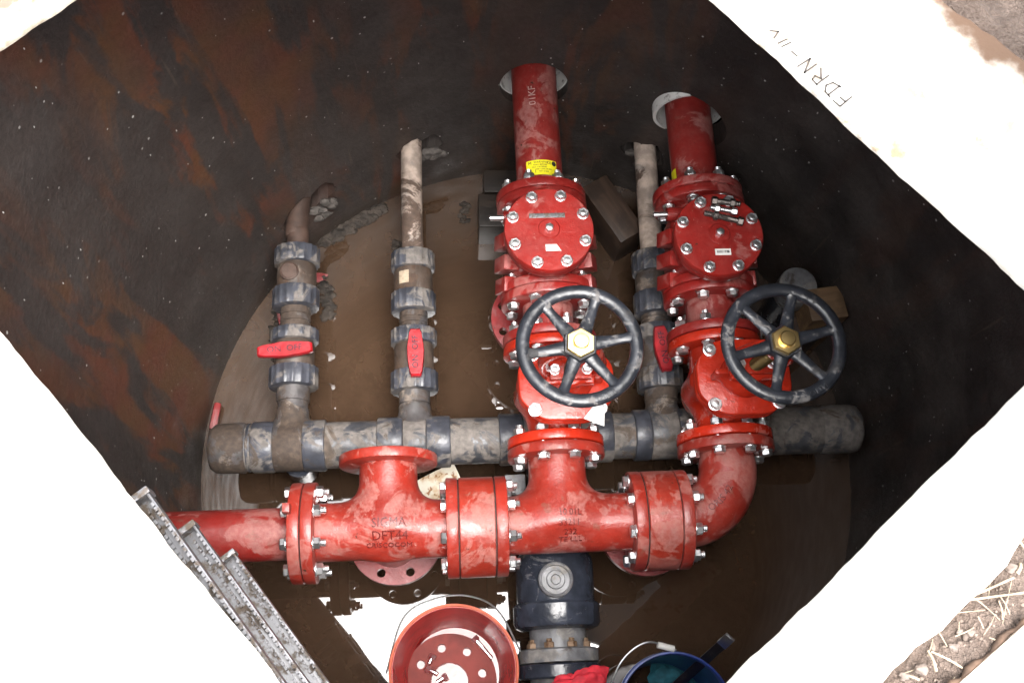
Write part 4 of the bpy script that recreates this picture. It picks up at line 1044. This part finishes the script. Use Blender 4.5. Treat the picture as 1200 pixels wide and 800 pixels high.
# timbers
def timber(name, label, a, b, wpx, z, h, mat, mat2=None, group='timber offcuts in the pit'):
    pa, pb = W(*a, z), W(*b, z); d = Vector((pb-pa)); L_ = d.length; w_ = wpx*MPP(*a, z)
    o_ = ob(name, one(box(L_, w_, h, (0, 0, 0), .004)), mat, None, 30, loc=((pa[0]+pb[0])/2, (pa[1]+pb[1])/2, z-h/2), rot=(0, 0, math.atan2(d.y, d.x)), label=label, cat='timber', group=group)
    return o_
timber('timber_block', 'dark wet timber behind the left check valve, against the far wall', (567, 212), (640, 211), 29, .10, .13, 'wet_timber')
timber('timber_block', 'dark wet timber beside the left check valve, nearer of the pair', (561, 246), (640, 245), 42, .12, .15, 'wet_timber')
timber('timber_block', 'brown wet timber slanting between the two red valve lines', (696, 212), (742, 276), 34, .14, .18, 'brown_timber')
timber('timber_block', 'tan timber block against the wall right of the right handwheel', (947, 358), (990, 352), 40, .26, .30, 'tan_timber')
timber('timber_block', 'dull brown timber seen through the right handwheel', (926, 386), (962, 376), 30, .16, .20, 'brown_timber')
st_ = thing('pipe_stub', 'capped dark plastic pipe stub standing behind the right handwheel', 'pipe stub', W(905, 372, 0))
ob('pipe', one(lathe([(.044, -.05), (.044, .22)], 36, 'z')), 'pvc_black', st_); ob('cap', one(disc(.050, .18, .25, .005, 36, 'z')), 'pvc_grey', st_)
# stained pale board under the open tee
q = [W(482, 566, .09), W(531, 541, .09), W(545, 571, .09), W(492, 600, .09)]
m = MB(); m.v = [tuple(a) for a in q]+[(a[0], a[1], -.03) for a in q]; m.f = [(0, 1, 2, 3), (7, 6, 5, 4)]+[(i, i+4, (i+1) % 4+4, (i+1) % 4) for i in range(4)]
ob('stained_board', m, 'stained_board', None, 0, label='cream rust-spotted board end standing in the water behind the manifold', cat='board')
# post in place of the black pipe left of tee 2 neck
blk = one(box(.05, .05, .30, (0, 0, 0), .004)); cc = W(602, 575, .2); ob('pipe_stand_in', blk, 'pvc_grey', None, 30, loc=(cc[0], cc[1], .13), label='grey post in place of the black pipe left of the centre tee neck', cat='post')
# sludge along the waterline: stuff
m = MB()
for a, b, n_, s_ in (((378, 285), (447, 243), 46, .014), ((322, 420), (332, 345), 30, .013), ((382, 330), (385, 372), 20, .011), ((541, 262), (545, 240), 5, .008), ((470, 300), (466, 286), 10, .010)):
    for i in range(n_*3):
        t = random.random(); c = W(a[0]+(b[0]-a[0])*t+random.gauss(0, 3.2), a[1]+(b[1]-a[1])*t+random.gauss(0, 3.2), 0); k = random.uniform(.25, 1.0)*s_
        m.add(lump((c[0], c[1], .002), (k*1.3, k*1.1, k*.8), 2, random.randrange(999), .6))
ob('sludge', m, 'sludge', None, 50, kind='stuff', label='clumps of sludge and grit along the waterline', cat='sludge')
# red rings half sunk in the muddy water
c = W(385, 372, 0); o = ob('sunken_ring', one(lathe([(.085, -.008), (.112, -.008), (.112, .008), (.085, .008)], 56, 'z', closed=True)), 'red_disc', None, 30, loc=(c[0]-.03, c[1]+.02, -.012), rot=(.16, .20, .3), label='red ring mostly sunk in the water beside the leftmost branch', cat='ring')
c = W(251, 490, .0); o = ob('red_scrap', one(box(.02, .075, .04, (0, 0, 0), .008)), 'red_disc', None, 30, loc=(c[0]+.005, c[1], .01), rot=(0, .2, -.15), label='red plastic scrap at the waterline beside the header end cap', cat='scrap')

# ================================================================== GROUND DETAILS OUTSIDE
def soil_pt(px, py): 
    c = W(px, py, 1.516); return c
def on_soil(c):
    dx_, dy_ = c[0]-OP[0], c[1]-OP[1]; v = -math.sin(OYAW)*dx_+math.cos(OYAW)*dy_; return v < INN[2]-.012
straws = [((1115, 708), (1186, 677), .0032), ((1110, 706), (1200, 694), .0026), ((1088, 762), (1095, 786), .0034), ((1092, 763), (1126, 782), .0028), ((1171, 704), (1172, 726), .002), ((1184, 625), (1200, 645), .003), ((1168, 668), (1176, 652), .0028), ((1148, 648), (1172, 640), .0018), ((1196, 660), (1190, 672), .004), ((1120, 745), (1140, 735), .0016), ((1155, 745), (1180, 757), .0018), ((1060, 790), (1075, 796), .003)]
straw_lab = ['longest pale straw stalk, slanting up from the slab edge', 'long thin straw stalk lying flat just below the longest one', 'short upright straw stalk near the rounded stones', 'slanting straw stalk crossing right of the short upright one', 'tiny upright straw bit hanging below the long flat stalk', 'straw stalk at the right picture edge, topmost on the soil', 'stubby straw piece standing above the longest stalk', 'thin straw sliver close to the slab, upper part of the soil', 'thick straw stub at the right picture edge', 'thin straw sliver among the stones in the middle of the soil', 'thin straw sliver beside the bark edge of the board', 'straw stub in the lowest left corner of the soil']
stone_lab = ['largest rounded stone in the lower left of the soil', 'medium stone in the middle of the soil strip', 'small stone right of the medium one in mid soil', 'flat stone at the bottom edge of the soil', 'stone at the upper right end of the soil', 'smallest stone, in the middle of the soil near the slab']
for i, (a, b, r_) in enumerate(straws):
    pa, pb = soil_pt(*a), soil_pt(*b); mid = (pa+pb)/2+np.array([0, 0, .006]); pa[2] -= .001; pb[2] += random.uniform(0, .006)
    ob('straw_stalk', one(tube(spline([pa, mid, pb], 5), [r_*.6*random.uniform(.7, 1.05) for _ in range(11)], 7)), 'straw', None, 60, label=straw_lab[i], cat='straw', group='straw stalks on the soil')
m = MB()
for i in range(420):
    px, py = random.uniform(1000, 1230), random.uniform(590, 830); c = soil_pt(px, py); k = abs(random.gauss(0, .0015))+.0007
    if not on_soil(c): continue
    m.add(lump((c[0], c[1], 1.512+soil_h(c[0], c[1])+k*.3), (k*random.uniform(.8, 1.6), k*random.uniform(.8, 1.4), k*.8), 1, i, .5))
ob('gravel', m, 'pebble', None, 60, kind='stuff', label='small clods and gravel scattered over the soil', cat='gravel')
m = MB()
for i in range(50):
    px, py = random.uniform(1000, 1230), random.uniform(590, 830); c = soil_pt(px, py); a = random.uniform(0, PI)
    if not on_soil(c): continue
    l_ = random.uniform(.006, .028); z_ = 1.514+soil_h(c[0], c[1])
    m.add(tube([(c[0]-math.cos(a)*l_, c[1]-math.sin(a)*l_, z_+random.uniform(0, .004)), (c[0], c[1], z_+.004), (c[0]+math.cos(a)*l_, c[1]+math.sin(a)*l_, z_+random.uniform(0, .006))], random.uniform(.0004, .0008), 5))
ob('chaff', m, 'straw', None, 60, kind='stuff', label='fine dry chaff strewn over the soil', cat='straw')
for i, (px, py, s_) in enumerate(((1080, 784, .012), (1118, 758, .009), (1138, 741, .0075), (1060, 792, .009), (1185, 665, .011), (1125, 740, .006))):
    c = soil_pt(px, py); ob('stone', one(lump((0, 0, 0), (s_*.68, s_*.55, s_*.42), 3, 50+i, .4)), 'stone', None, 60, loc=(c[0], c[1], 1.516), label=stone_lab[i], cat='stone', group='stones on the soil')
# weathered board at the outer corner
q = [W(1118, 806, 1.53), W(1205, 728, 1.53), W(1290, 800, 1.53), W(1200, 880, 1.53)]
bd = thing('weathered_board', 'pale weathered board with a bark edge at the lower right corner', 'board', (q[0]+q[2])/2-np.array([0, 0, .02]))
L0 = np.array(bd.location)
m = MB(); m.v = [tuple(a-L0) for a in q]+[(a[0]-L0[0], a[1]-L0[1], -.012) for a in q]; m.f = [(0, 1, 2, 3), (7, 6, 5, 4)]+[(i, i+4, (i+1) % 4+4, (i+1) % 4) for i in range(4)]
ob('plank', m, 'board', bd, 0)
pe = [q[0]+(q[1]-q[0])*t+np.array([random.uniform(-.003, .003), random.uniform(-.003, .003), -.008]) for t in np.linspace(-.15, 1.1, 14)]
ob('bark_edge', one(tube([a-L0 for a in pe], [random.uniform(.003, .0065) for _ in pe], 8)), 'bark', bd, 60)
